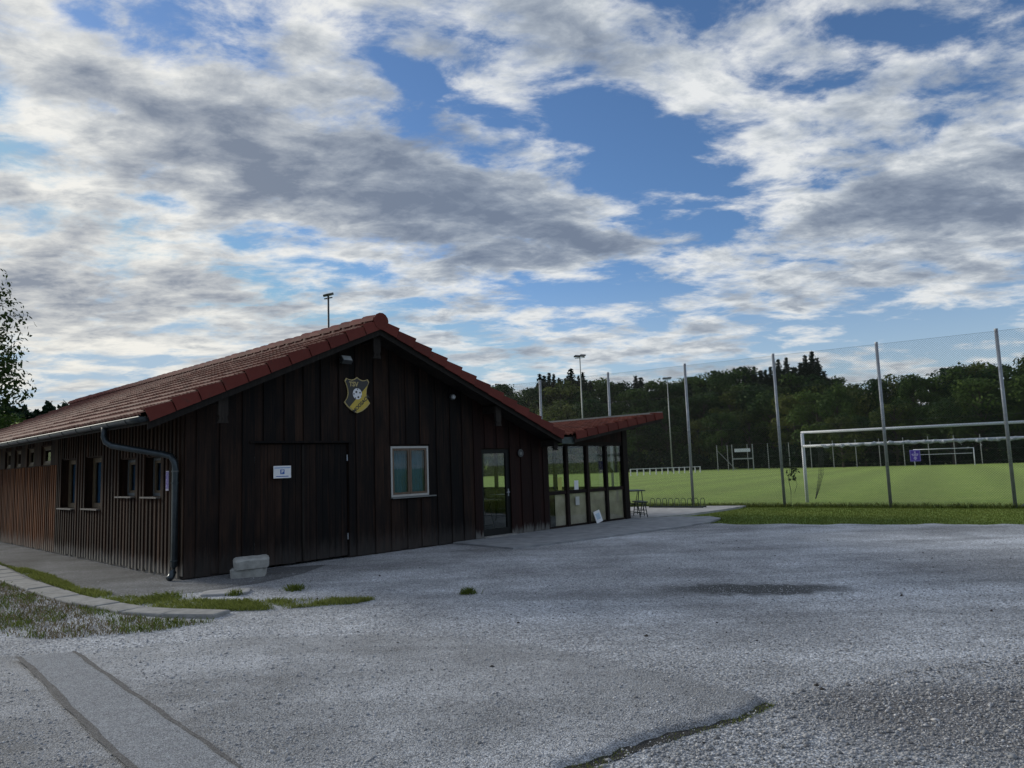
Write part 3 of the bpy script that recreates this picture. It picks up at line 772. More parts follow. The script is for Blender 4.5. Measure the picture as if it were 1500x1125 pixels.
def tile_slope(parent, org, dvec, length, ncourse, ya, yb, near, mat, vmat, rest_name):
    """tiles the slope from org (top, x/z) downwards between ya and yb; those before `near` are objects of their own"""
    cl = length / ncourse; F0 = slope_frame(Vector((org[0], 0, org[1])), dvec); sg = F0.col[1][1]
    ncol = round((yb - ya) / 0.30); tw = (yb - ya) / ncol
    me = tile_mesh('tile', cl + .055, tw + .004, mat); vm = verge_mesh('verge_tile', cl - .012, -sg, vmat)
    V0 = np.empty(len(me.vertices) * 3, np.float32); me.vertices.foreach_get('co', V0); V0 = V0.reshape(-1, 3)
    F_ = np.array([p.vertices[:] for p in me.polygons]); VV = []; FF = []; cnt = 0
    for i in range(ncourse):
        for j in range(ncol):
            yy = ya + (j + .5) * tw
            jit = Matrix.Rotation(rnd.gauss(0, .006), 4, 'Z') @ Matrix.Rotation(rnd.gauss(0, .006), 4, 'Y')
            M = F0 @ Matrix.Translation((i * cl + rnd.gauss(0, .004), sg * yy, 0.002 + rnd.uniform(0, .004))) @ jit
            if yy < near: place('tile', me, parent, mat4=M)
            else:
                A_ = np.array(M); VV.append(V0 @ A_[:3, :3].T + A_[:3, 3]); FF.append(F_ + cnt); cnt += len(V0)
        M = F0 @ Matrix.Translation((i * cl, sg * (ya - 0.0), 0.008)) @ Matrix.Rotation(rnd.gauss(0, .006), 4, 'Z')
        place('verge_tile', vm, parent, mat4=M)
    if VV:
        o = place(rest_name, np_mesh(rest_name, np.concatenate(VV), np.concatenate(FF), mat, True), parent); tag(o, kind='stuff')
tile_slope(roof, (RX, RZ), (-1, 0, -SL), math.hypot(RX - XL, SL * (RX - XL)) + .04, 11, Y0 + .0, Y1, 7.3, mTile, mVerge, 'far_tiles')
tile_slope(roof, (RX, RZ), (1, 0, -SR_), math.hypot(XR - RX, SR_ * (XR - RX)) + .04, 13, Y0 + .0, Y1, -9, mTile, mVerge, 'far_slope_tiles')
# ridge caps
def ridge_mesh():
    m_ = MB(); vs = []; n = 7
    for yy, rr, up in ((0.0, 0.165, 0.0), (0.42, 0.185, 0.014)):
        for k in range(n + 1):
            a = math.pi * (0.03 + 0.94 * k / n); vs.append((rr * 1.15 * math.cos(a), yy, rr * 0.95 * math.sin(a) + up - .02))
    for k in range(n + 1):
        a = math.pi * (0.03 + 0.94 * k / n); vs.append((0.14 * 1.15 * math.cos(a), 0.0, 0.125 * math.sin(a) - .02))
    m_.add(vs, [(k, k + 1, n + 2 + k, n + 1 + k) for k in range(n)] + [(2 * n + 2 + k, 2 * n + 3 + k, k + 1, k) for k in range(n)])
    return m_.mesh('ridge_tile', mVerge, False)
m_ = MB(); m_.prism([(RX - .20, RZ - .07), (RX + .20, RZ - .07), (RX + .15, RZ + .09), (RX, RZ + .13), (RX - .15, RZ + .09)], 'y', Y0 + .02, Y1 - .05); m_.build('ridge_bedding', mVerge, roof)
rm = ridge_mesh(); y_ = Y0 - .03; k = 0
m_ = MB(); m_.tube([(RX, Y0 - .055, RZ + .028), (RX, Y0 - .032, RZ + .028)], .17, 14); m_.build('ridge_end_disc', mVerge, roof)
while y_ < Y1 - .2:
    place('ridge_tile', rm, roof, loc=(RX, y_, RZ + .030 + rnd.uniform(-.004, .004)), rot=(rnd.gauss(0, .008), 0, rnd.gauss(0, .01))); y_ += .385
# ---- gutter and downpipe
m_ = MB(); n = 8; gxp, gzp, gr_ = XL - .055, zl - .045, .075; vs = []
ys = [Y0 - .02 + (Y1 - Y0) * k / 40 for k in range(41)]
for yy in ys:
    for k in range(n + 1):
        a = math.pi + math.pi * k / n; vs.append((gxp + gr_ * math.cos(a), yy, gzp + gr_ * math.sin(a)))
fs = [(i * (n + 1) + k, (i + 1) * (n + 1) + k, (i + 1) * (n + 1) + k + 1, i * (n + 1) + k + 1) for i in range(40) for k in range(n)]
fs += [tuple(range(n + 1)), tuple(40 * (n + 1) + k for k in range(n + 1))[::-1]]
m_.add(vs, fs); gutter = m_.build('gutter', mZinc, club, True)
m_ = MB(); m_.tube([(gxp - gr_, Y0 - .02, gzp), (gxp - gr_, Y1 - .02, gzp)], .011, 6); m_.build('rim', mZincRim, gutter)
y_ = 0.0
while y_ < 19:
    m_ = MB()
    for k in range(8):
        a0 = math.pi + math.pi * k / 8; a1 = math.pi + math.pi * (k + 1) / 8
        vs = [(gxp + rr * math.cos(a), yy, gzp + rr * math.sin(a)) for a in (a0, a1) for rr in (gr_ + .002, gr_ + .008) for yy in (y_, y_ + .03)]
        m_.add(vs, [(2, 3, 7, 6), (0, 2, 6, 4), (1, 5, 7, 3)])
    m_.build('bracket', mZinc, gutter); y_ += 0.85
pp = [(gxp, 1.20, gzp - .05), (gxp, 1.20, gzp - .20), (gxp + .02, 1.17, gzp - .30), (gxp + .09, 1.07, gzp - .37), (gxp + .62, .30, gzp - .54), (gxp + .70, .17, gzp - .58), (-.11, .12, gzp - .68), (-.105, .11, gzp - .80), (-.105, .11, .22), (-.115, .105, .14), (-.16, .09, .06), (-.20, .075, .035)]
m_ = MB(); m_.tube(pp, .052, 12); dp = m_.build('downpipe', mZinc, club, True)
for z in (0.30, 1.55, 1.74):
    m_ = MB(); m_.tube([(-.105, .11, z), (-.105, .11, z + .025)], .060, 12); m_.build('pipe_clamp', mZincRim if z == 1.74 else mZinc, dp)

# ================================================================== glazed porch (part of the clubhouse)
pw = empty('porch_wall', (0, 0, 0), 0, club)
FX = [8.99, 9.70, 10.54, 11.37, 12.19]; PZ = 2.08
def post(x0, x1, y0, y1, z0, z1, mt=mPost): m_ = MB(); m_.box(x0, x1, y0, y1, z0, z1); m_.build('post', mt, pw)
post(WX1 + .004, 8.97, -.02, .10, .03, PZ)
for x in FX[1:4]: post(x - .045, x + .045, -.03, .08, .036, PZ)
post(12.15, PX1, -.04, .13, .036, 2.66, mPost)
xs = [8.97, 9.655, 9.745, 10.495, 10.585, 11.325, 11.415, 12.15]
for a, b in zip(xs[0::2], xs[1::2]):
    m_ = MB(); m_.box(a, b, .0, .05, .86, .95); m_.build('rail', mPost, pw)
    m_ = MB(); m_.box(a, b, .0, .05, .036, .075); m_.build('rail', mPost, pw)
    m_ = MB(); m_.box(a, b, .020, .025, .95, PZ); m_.build('pane', mPorchGlass, pw)
    m_ = MB(); m_.box(a, b, .020, .025, .075, .86); m_.build('pane', mPorchGlass, pw)
    if a > 9: m_ = MB(); m_.box(a + .01, b - .01, .045, .058, .08, .855); m_.build('beige_panel', mBeige, pw)
m_ = MB(); m_.box(9.25, 9.64, .045, .058, .08, .855); m_.build('beige_panel', mBeige, pw)
# header boards over the glass up to the porch roof
PS0, PSLP = (9.42, 2.36), 0.150
def pz(x): return PS0[1] + PSLP * (x - PS0[0])
m_ = MB(); m_.box(WX1 + .004, 12.15, .0, .08, PZ, PZ + .10); m_.build('header_beam', mPost, pw)
x = 9.40
while x < 12.1:
    b = min(x + .17, 12.15); m_ = MB(); m_.prism([(x + .002, PZ + .1), (b - .002, PZ + .1), (b - .002, pz(b) - .165), (x + .002, pz(x) - .165)], 'y', -.02, .0)
    if pz(x) - .165 > PZ + .11: m_.build('board', mRed, pw)
    x += .17
# right side of the porch, glazed towards the pitch
yy = .13; sp = (PD - .13) / 5
for k in range(5):
    a = .13 + sp * k; b = a + sp
    if k < 5: post(PX1 - .10, PX1, b - .09, b, .05, pz(PX1) - .17)
    m_ = MB(); m_.box(PX1 - .08, PX1 - .03, a, b - .09, .86, .93); m_.build('rail', mPost, pw)
    m_ = MB(); m_.box(PX1 - .08, PX1 - .03, a, b - .09, 2.08, 2.16); m_.build('rail', mPost, pw)
    m_ = MB(); m_.box(PX1 - .055, PX1 - .05, a, b - .09, .93, 2.08); m_.build('pane', mPorchGlass, pw)
    m_ = MB(); m_.box(PX1 - .06, PX1 - .045, a, b - .09, .05, .86); m_.build('beige_panel', mBeige, pw)
m_ = MB(); m_.tube([(11.2, .22, 2.10), (11.95, .22, 1.35)], .045, 6); m_.build('brace', mPost, pw)
post(9.20, 9.34, 1.2, 1.34, .03, 2.15)
# porch roof, falling towards the valley gutter
m_ = MB(); PXH = 13.34
m_.prism([(9.36, pz(9.36) - .03), (PXH, pz(PXH) - .03), (PXH, pz(PXH) - .14), (9.36, pz(9.36) - .14)], 'y', Y0 + .02, PD + .3)
proof = m_.build('porch_roof', mBeam, club)
m_ = MB(); m_.prism([(9.36, pz(9.36) - .07), (PXH, pz(PXH) - .07), (PXH, pz(PXH) - .20), (9.36, pz(9.36) - .20)], 'y', Y0, Y0 + .018); m_.build('bargeboard', mBeam, proof)
pl = math.hypot(PXH - 9.36, PSLP * (PXH - 9.36)) + .03
tile_slope(proof, (PXH + .02, pz(PXH)), (-1, 0, -PSLP), pl, 9, Y0, PD + .3, 99, mTile, mVerge, 'porch_tiles')
m_ = MB(); m_.box(PXH + .0, PXH + .035, Y0 - .02, PD + .3, pz(PXH) + .0, pz(PXH) + .085); m_.build('top_flashing', mZincRim, proof)
m_ = MB(); m_.box(12.37, 13.22, .25, .37, pz(12.4) - .25, pz(12.4) - .145); m_.build('rafter', mPost, proof)
# valley gutter box between both roofs
m_ = MB(); m_.prism([(8.86, 2.30), (8.90, 2.13), (9.36, 2.12), (9.44, 2.29), (9.42, 2.29), (9.34, 2.14), (8.92, 2.15), (8.88, 2.30)], 'y', Y0 + .06, PD + .3)
m_.box(8.89, 9.38, Y0 + .045, Y0 + .058, 2.13, 2.29); m_.build('valley_gutter', mZinc, club)

# ================================================================== things fixed to the clubhouse
def text(name, body, size, mat, parent, M, extrude=0.002):
    cu = bpy.data.curves.new(name, 'FONT'); cu.body = body; cu.size = size; cu.extrude = extrude
    cu.align_x = 'CENTER'; cu.align_y = 'CENTER'; cu.materials.append(mat); cu.resolution_u = 3; cu.offset = size * .03
    t_ = bpy.data.objects.new('lettering_curve', cu); col.objects.link(t_)
    me = bpy.data.meshes.new_from_object(t_.evaluated_get(bpy.context.evaluated_depsgraph_get()))
    bpy.data.objects.remove(t_); bpy.data.curves.remove(cu)
    return place(name, me, parent, mat4=M)
def facing(x, y, z, ang=0.0):
    """frame for flat lettering on a surface facing -y: text x to the right, text y up"""
    return Matrix.Translation((x, y, z)) @ Matrix.Rotation(R(90), 4, 'X') @ Matrix.Rotation(ang, 4, 'Z')

# club crest
cr = empty('club_crest', bl(3.31, -0.055, 3.14), YAW)
tag(cr, 'black and yellow shield crest with football high on the dark gable', 'crest')
half = [(0.0, .355), (.06, .315), (.13, .295), (.20, .305), (.25, .325), (.285, .27), (.255, .21), (.225, .12), (.215, .02), (.235, -.06), (.265, -.11), (.30, -.155), (.23, -.235), (.12, -.315), (0.0, -.36)]
shield = [(x, z) for x, z in half] + [(-x, z) for x, z in half[-2:0:-1]]
m_ = MB(); m_.prism(shield, 'y', -.02, .0); m_.build('rim', mGold, cr)
inn = [(x * .93, z * .94) for x, z in shield]
m_ = MB(); m_.prism(inn, 'y', -.024, -.0205); m_.build('black_field', mBlack, cr)
def clip(poly, nx, nz, d):
    out = []
    for (x1, z1), (x2, z2) in zip(poly, poly[1:] + poly[:1]):
        a = nx * x1 + nz * z1 - d; b = nx * x2 + nz * z2 - d
        if a >= 0: out.append((x1, z1))
        if a * b < 0: t = a / (a - b); out.append((x1 + (x2 - x1) * t, z1 + (z2 - z1) * t))
    return out
yel = clip(inn, .72, -.69, .035)
m_ = MB(); m_.prism(yel, 'y', -.027, -.0243); m_.build('yellow_field', mYellow, cr)
m_ = MB(); m_.prism([(-.005 + .105 * math.cos(a * math.pi / 10), .02 + .112 * math.sin(a * math.pi / 10)) for a in range(20)], 'y', -.033, -.0273); ball = m_.build('football', mPaper, cr)
for px, pz_, r_ in ((-.03, .055, .024), (.055, .045, .02), (.015, -.045, .024), (-.085, .015, .016), (-.05, -.065, .014), (.0, .112, .014), (.085, -.02, .012)):
    m_ = MB(); m_.prism([(px + r_ * math.cos(a * math.pi / 2.5 + .3), pz_ + r_ * math.sin(a * math.pi / 2.5 + .3)) for a in range(5)], 'y', -.036, -.0332); m_.build('ball_patch', mBlack, ball)
text('lettering', 'TSV', .125, mGold, cr, facing(-.085, -.026, .205))
text('lettering', 'MOOSACH', .098, mBlack, cr, facing(.085, -.0285, -.175, R(42)))

# parking notice on the garage door
ps = empty('parking_sign', bl(1.705, -0.062, 1.68), YAW); tag(ps, 'white parking notice with blue P on the garage door', 'sign')
m_ = MB(); m_.box(-.17, .17, -.008, .0, -.11, .11); m_.build('panel', mPaper, ps)
m_ = MB(); m_.box(-.04, .04, -.011, -.0082, -.04, .045); m_.build('blue_square', mBlue, ps)
text('lettering', 'P', .085, mPaper, ps, facing(.0, -.0125, .002), .001)
m_ = MB(); m_.box(-.155, .155, -.0105, -.0082, .066, .082); m_.build('blue_bar', M_plain('pale_blue_line', (.25, .38, .62), .5, 0, .1, 5, 0), ps)
m_ = MB(); m_.box(-.12, .12, -.0105, -.0082, -.085, -.072); m_.build('blue_bar', mBlue, ps)
m_ = MB(); m_.tube([(-.1, .002, .0), (-.1, .06, .0)], .006, 5); m_.tube([(.1, .002, .0), (.1, .06, .0)], .006, 5); m_.build('fixing', mGalv, ps)

# narrow purple notice on the side wall
pn = empty('notice_sign', bl(-0.047, 0.575, 1.60), YAW); tag(pn, 'narrow upright purple notice beside the downpipe on the side wall', 'sign')
m_ = MB(); m_.box(-.008, .0, -.062, .062, -.165, .165); m_.build('panel', M_plain('pale_sign_edge', (.45, .42, .55), .5, 0, .1, 6, 0), pn)
m_ = MB(); m_.box(-.011, -.0082, -.05, .05, -.135, .145); m_.build('purple_field', mPurple, pn)
for k in range(11):
    m_ = MB(); z = .125 - k * .024; y0 = rnd.uniform(-.035, -.01); m_.box(-.013, -.0112, y0, y0 + rnd.uniform(.02, .045), z - .012, z); m_.build('mark', M_plain('pale_violet_mark', (.55, .5, .7), .5, 0, .1, 6, 0) if k == 0 else bpy.data.materials['pale_violet_mark'], pn)

# spotlight, round plaque and small lamp on the gable
sl = empty('wall_spotlight', bl(2.98, -0.05, 3.80), YAW); tag(sl, 'small grey floodlight under the gable above the club crest', 'lamp')
m_ = MB(); m_.box(-.02, .02, -.10, .0, -.02, .02); m_.box(-.05, .05, -.012, .0, -.05, .05); m_.build('bracket', mLampCase, sl)
Mh = Matrix.Translation((0, -.15, .0)) @ Matrix.Rotation(R(-38), 4, 'X')
m_ = MB(); m_.box(-.11, .11, -.045, .045, -.07, .07, Mh); m_.build('housing', mLampCase, sl)
m_ = MB(); m_.box(-.095, .095, -.052, -.046, -.055, .055, Mh); m_.build('front_glass', mLampGlass, sl)
s2 = empty('wall_lamp', bl(5.80, -0.05, 3.20), YAW); tag(s2, 'tiny bulkhead lamp on the dark gable above and right of the window', 'lamp')
m_ = MB(); m_.tube([(0, 0, 0), (0, -.04, 0)], .07, 12); m_.build('base', mLampCase, s2)
m_ = MB(); m_.tube([(0, -.041, 0), (0, -.08, 0), (0, -.10, 0)], [.055, .05, .025], 12); m_.build('lamp_glass', mLampGlass, s2, True)
s3 = empty('round_plaque', bl(7.94, -0.05, 1.93), YAW); tag(s3, 'small round dark plaque on the boards right of the glass door', 'plaque')
m_ = MB(); m_.tube([(0, 0, 0), (0, -.015, 0)], .095, 20); m_.build('disc', M_plain('plaque_dark', (.05, .05, .06), .4, .2, .3, 20), s3)
m_ = MB(); pts = [(.08 * math.cos(a * math.pi / 12), -.017, .08 * math.sin(a * math.pi / 12)) for a in range(25)]; m_.tube(pts, .006, 5, False); m_.build('ring', mZincRim, s3)
m_ = MB(); m_.prism([(-.045, -.03), (.0, -.05), (.045, -.03), (.03, .03), (-.03, .03)], 'y', -.019, -.0152); m_.build('emblem', mSill, s3)

# papers in the porch windows
def notice(x, z, wd, h, mt, lab, y=.012):
    o = MB().box(-wd / 2, wd / 2, -.001, .001, -h / 2, h / 2).build('paper_notice', mt)
    o.location = bl(x, y, z); o.rotation_euler = (0, 0, YAW); tag(o, lab, 'notice'); return o
notice(10.08, 1.07, .17, .24, mPaper, 'white sheet of paper on the second porch pane from the left')
notice(9.42, 1.13, .15, .32, mLime, 'yellow green paper strip on the leftmost porch pane')
notice(10.10, .66, .16, .22, M_plain('grey_paper', (.5, .52, .5), .6, 0, .1, 6, 0), 'grey sheet low on the second porch pane from the left')
bd = empty('leaning_board', bl(10.86, -.10, .036), YAW + R(6)); tag(bd, 'pale blue white board leaning at the foot of the porch glass', 'board')
Mb = Matrix.Rotation(R(-14), 4, 'X') @ Matrix.Rotation(R(-9), 4, 'Y')
m_ = MB(); m_.box(-.16, .16, -.012, .0, .015, .33, Mb); m_.build('panel', mPaper, bd)
m_ = MB(); m_.box(-.10, .10, -.015, -.0122, .10, .26, Mb); m_.build('print', M_plain('pale_blue_print', (.42, .56, .68), .5, 0, .25, 14, 0), bd)

# furniture inside the glazed room
def beer_table(name, loc, rz, lab, cat, L_, wd, h, mtop=mTableTop, group=None, loc_is_local=True):
    e = empty(name, bl(*loc) if loc_is_local else loc, rz); tag(e, lab, cat, group)
    m_ = MB(); m_.box(-L_ / 2, L_ / 2, -wd / 2, wd / 2, h - .028, h); m_.build('top', mtop, e)
    for sx in (-1, 1):
        x = sx * L_ * .32
        m_ = MB(); m_.tube([(x - sx * .10, -wd * .42, h - .03), (x + sx * .12, -wd * .40, .012)], .014, 6); m_.tube([(x - sx * .10, wd * .42, h - .03), (x + sx * .12, wd * .40, .012)], .014, 6)
        m_.tube([(x + sx * .10, -wd * .40, .10), (x + sx * .10, wd * .40, .10)], .010, 5); m_.tube([(x + sx * .30, 0, h - .03), (x + .02 * sx, 0, h * .45)], .010, 5); m_.tube([(x + .02 * sx, -wd * .4, h * .45), (x + .02 * sx, wd * .4, h * .45)], .010, 5)
        m_.build('leg_frame', mTableLeg, e)
    return e
beer_table('table', (8.3, 2.3, .03), YAW + R(90), 'wooden table inside seen through the glass door', 'table', 2.0, .6, .76)
beer_table('table', (10.6, 2.6, .03), YAW + R(90), 'wooden table inside behind the glazed porch corner', 'table', 2.0, .6, .76)
def crate(loc, mt, lab):
    e = empty('crate', bl(*loc), YAW + rnd.uniform(-.3, .3)); tag(e, lab, 'crate')
    m_ = MB(); m_.box(-.2, .2, -.15, .15, 0, .02)
    for s in (-1, 1):
        m_.box(s * .2 - .01, s * .2 + .01, -.15, .15, .02, .26); m_.box(-.19, .19, s * .15 - .01, s * .15 + .01, .02, .26)
    m_.build('shell', mt, e)
    m_ = MB()
    for i in range(4):
        for j in range(3): m_.tube([(-.14 + .093 * i, -.09 + .09 * j, .02), (-.14 + .093 * i, -.09 + .09 * j, .20), (-.14 + .093 * i, -.09 + .09 * j, .29)], [.033, .033, .012], 6)
    m_.build('bottles', M_plain('bottle_brown', (.05, .025, .01), .2, 0, .1, 5, 0) if 'bottle_brown' not in bpy.data.materials else bpy.data.materials['bottle_brown'], e)
crate((8.15, 1.95, .792), mRedPlastic, 'red bottle crate on the inside table, nearer the glass door')
crate((8.35, 2.75, .792), mRedPlastic, 'red bottle crate on the inside table, farther from the glass door')
crate((10.6, 2.3, .792), M_plain('white_plastic', (.6, .6, .6), .5, 0, .1, 5, 0), 'white crate on the table in the glazed porch corner')

# table and bench on the terrace
beer_table('folding_table', (13.15, .42, .045), YAW + R(50), 'folding garden table on the terrace right of the porch', 'table', .80, .55, .74, mTableLeg)
beer_table('garden_bench', (12.86, -.02, .045), YAW + R(50), 'low dark bench beside the porch corner post on the terrace', 'bench', .75, .26, .44, mTableLeg)

# bicycle rack at the edge of the terrace
br = empty('bicycle_rack', bl(16.55, 1.05, .045), 0); tag(br, 'low dark metal bicycle rack of hoops at the terrace edge', 'bicycle rack')
br.rotation_euler = (0, 0, math.atan2(-1.73, 2.47)); 
m_ = MB(); m_.box(-.95, .95, -.16, -.12, .0, .04); m_.box(-.95, .95, .12, .16, .0, .04); m_.build('base_rail', mTableLeg, br)
for k in range(9):
    x = -.88 + k * .22; hh = .30
    m_ = MB(); m_.tube([(x - .03, -.14, .02), (x - .03, -.10, hh - .05), (x - .03, -.03, hh), (x + .03, .03, hh), (x + .03, .10, hh - .05), (x + .03, .14, .02)], .010, 5); m_.build('hoop', mTableLeg, br)

# ================================================================== stones by the corner
def rough_slab(name, L_, W_, H_, loc, rz, lab, seed, mat=mConc, tilt=(0, 0), group=None):
    """broken slab: irregular outline, chipped rim and an uneven top"""
    r_ = np.random.RandomState(seed); n = 22; ol = []
    for k in range(n):
        a = 2 * math.pi * k / n; c_, s_ = math.cos(a), math.sin(a)
        q = 1.0 / max(abs(c_), abs(s_) * 1.0) ** .93
        ol.append((c_ * q * L_ / 2 * (1 + r_.uniform(-.05, .04)), s_ * q * W_ / 2 * (1 + r_.uniform(-.07, .04))))
    m_ = MB(); top = [H_ * (1 + r_.uniform(-.06, .02)) for _ in range(n)]
    vs = [(x * .97, y * .97, 0.0) for x, y in ol] + [(x, y, t_ - H_ * r_.uniform(.10, .28)) for (x, y), t_ in zip(ol, top)] + [(x * r_.uniform(.90, .96), y * r_.uniform(.88, .95), t_) for (x, y), t_ in zip(ol, top)]
    vs += [(x * .5, y * .5, H_ * (1 + r_.uniform(-.05, .10))) for x, y in ol] + [(0, 0, H_ * 1.04)]
    fs = [tuple(range(n))[::-1]]
    for lay in range(3): fs += [(lay * n + k, lay * n + (k + 1) % n, (lay + 1) * n + (k + 1) % n, (lay + 1) * n + k) for k in range(n)]
    fs += [(3 * n + k, 3 * n + (k + 1) % n, 4 * n) for k in range(n)]
    m_.add(vs, fs); ob = m_.build(name, mat); ob.location = loc; ob.rotation_euler = (tilt[0], tilt[1], rz); tag(ob, lab, 'stone', group); return ob
mStoneGrey = M_plain('rough_grey_stone', (.38, .385, .365), .9, 0, .3, 9, .6, .2)
p = bl(.80, -.62); rough_slab('concrete_block', .56, .36, .15, (p.x, p.y, 0.0), YAW - R(30), 'lower of the two grey concrete blocks stacked before the gable', 3, mStoneGrey)
rough_slab('concrete_block', .56, .44, .16, (p.x + .04, p.y + .01, .152), YAW - R(22), 'upper rough topped grey block of the stack before the gable', 8, mStoneGrey, (.03, -.03))
p = Vector((-4.15, 10.62, 0)); rough_slab('flat_stone', .66, .42, .035, (p.x, p.y, 0.0), R(8), 'flat pale slab lying in the gravel before the concrete blocks', 5, mConcPale)

# ================================================================== ball stop fence
fence = empty('ball_stop_fence', (6.08, 25.54, 0)); tag(fence, 'tall chain link ball stop fence on grey steel posts behind the goal', 'fence')
FD = Vector((2.50, -1.755, 0)); FH = 4.92; ks = list(range(-4, 6)); fu = FD.normalized(); FS = FD.length
for k in ks:
    p = FD * k; lean = rnd.uniform(-.02, .02); m_ = MB()
    m_.tube([p + Vector((0, 0, -.1)), p + Vector((lean, 0, 2.5)), p + Vector((lean * 2, 0, FH))], .048, 8); po = m_.build('post', mGalv, fence, True)
    m_ = MB(); m_.tube([p + Vector((lean * 2, 0, FH + .001)), p + Vector((lean * 2, 0, FH + .035))], .052, 8); m_.build('cap', mGalv, po)
SPC = .062
for k in ks[:-1]:
    V = []; F = []; w_ = FS; H_ = FH - .10; z0 = .06
    th = .0022; org = FD * k - 0.055 * Vector((-fu.y, fu.x, 0))
    def wire(u0, v0, u1, v1, th=th):
        a = org + fu * u0 + Vector((0, 0, z0 + v0)); b = org + fu * u1 + Vector((0, 0, z0 + v1)); t = (b - a).normalized()
        n1 = Vector((-fu.y, fu.x, 0)); n2 = t.cross(n1); i = len(V)
        for p in (a, b):
            for q in range(3):
                an = q * 2.0944; V.append(p + th * (math.cos(an) * n1 + math.sin(an) * n2))
        F.extend([(i, i + 1, i + 4, i + 3), (i + 1, i + 2, i + 5, i + 4), (i + 2, i, i + 3, i + 5)])
    st = SPC * 1.05; c_ = -H_
    while c_ < w_:
        u0, v0 = (c_, 0) if c_ >= 0 else (0, -c_); u1, v1 = (c_ + H_, H_) if c_ + H_ <= w_ else (w_, w_ - c_)
        if u1 - u0 > .01:
            wire(u0, v0, u1, v1); wire(w_ - u0, v0, w_ - u1, v1)
        c_ += st
    place('chain_link_panel', np_mesh('chain_link_panel', [tuple(v) for v in V], F, mWire), fence)
    V = []; F = []
    for v in (0.0, 1.25, 2.5, 3.75, H_): wire(0, v, w_, v, .0032)
    place('tension_wire', np_mesh('tension_wire', [tuple(v) for v in V], F, mWire), fence)
m_ = MB(); pb = FD * 3; m_.tube([pb + fu * .95 + Vector((0, 0, .0)), pb + fu * .05 + Vector((0, 0, -.02)) + Vector((0, 0, .04))], .02, 6); 
m_ = MB(); m_.tube([pb + fu * .12 + Vector((0, 0, .02)), pb + fu * 1.2 + Vector((0, 0, .95))], .024, 6); m_.build('brace', mGalv, fence)

# purple sign hanging on the mesh
sg = empty('fence_sign', (11.69, 21.58, 1.50), math.atan2(-1.755, 2.5)); tag(sg, 'small purple sign with white symbols hanging on the chain link fence', 'sign')
sg.location = (11.69 - .03, 21.58 - .06, 1.50)
m_ = MB(); m_.box(-.135, .135, -.006, .0, -.165, .165); m_.build('panel', M_plain('sign_violet_edge', (.25, .22, .55), .5, 0, .1, 6, 0), sg)
m_ = MB(); m_.box(-.115, .115, -.009, -.0062, -.145, .145); m_.build('purple_field', mPurple, sg)
mV = bpy.data.materials['pale_violet_mark']
for (x0, x1, z0, z1) in ((-.02, .02, .085, .12), (-.085, -.05, .02, .055), (-.035, .04, .03, .06), (.05, .085, .025, .055), (-.07, .07, -.005, .012), (-.03, .03, -.06, -.03), (-.045, .045, -.09, -.07), (-.02, .02, -.125, -.10)):
    m_ = MB(); m_.box(x0, x1, -.011, -.0092, z0, z1); m_.build('mark', mV, sg)

# ================================================================== goals
def goal(name, left, u, lab, z, detail=True, h=2.44, r_=.06):
    e = empty(name, (left[0], left[1], z), math.atan2(u[1], u[0])); tag(e, lab, 'goal')
    for x in (0, 7.32): MB().tube([(x, 0, -.05), (x, 0, h)], r_, 10).build('goal_post', mGoal, e, True)
    MB().tube([(-r_, 0, h), (7.32 + r_, 0, h)], r_, 10).build('crossbar', mGoal, e, True)
    return e
ga = goal('goal', (10.15, 25.91), (.866, -.5), 'large white football goal standing just behind the ball stop fence', float(ground_z(10.15, 25.91)), h=2.42, r_=.048)
# its net frame is swung up: a thick rolled net along a rear bar, ends hanging down
MB().tube([(.02, -.22, 1.94), (7.30, -.22, 1.94)], .045, 8).build('rear_bar', mGoal, ga, True)
for x in (.0, 7.32):
    MB().tube([(x, -.10, .0), (x, -.10, 2.38)], .050, 8).build('rear_post', mGoal, ga, True)
    MB().tube([(x, -.05, 1.95), (x, -.25, 1.95)], .035, 8).build('rear_arm', mGoal, ga, True)
V = []; pts = []
for k in range(75): pts.append((.45 + k * .091, -.22 + .03 * math.sin(k * 1.9), 1.925 + .02 * math.sin(k * 1.3) + .012 * math.sin(k * 4.1)))
MB().tube(pts, [.052 + .014 * math.sin(k * 2.3) + .008 * math.sin(k * 5.1) for k in range(75)], 7).build('rolled_net', mNetPale, ga)
m_ = MB()
for k in range(4):
    x0 = .50 + .045 * k
    m_.tube([(x0, -.22, 1.90), (x0 + .01, -.23, 1.45), (x0 - .03, -.24, .95), (x0 - .13 - .02 * k, -.26, .45), (x0 - .20 - .04 * k, -.28, .12)], .0075, 4)
for k in range(12):
    z = .35 + k * .125; xx = .50 - .19 * max(0, 1.3 - z)
    m_.tube([(xx - .01, -.235, z), (xx + .07, -.24, z - .03), (xx + .15, -.235, z)], .004, 4)
m_.build('hanging_net', mNet, ga)
far = (57.4, 106.2)
gb = goal('goal', far, (.866, -.5), 'small looking far white goal at the other end of the pitch', float(ground_z(60, 104)), r_=.055)
MB().tube([(.1, 1.4, 1.7), (7.2, 1.4, 1.7)], .04, 6).build('rear_bar', mGoal, gb)
for x in (.0, 7.32): MB().tube([(x, .05, 2.38), (x, 1.4, 1.7)], .03, 6).tube([(x, 1.4, 1.7), (x, 1.5, 0.0)], .03, 6).build('rear_arm', mGoal, gb)

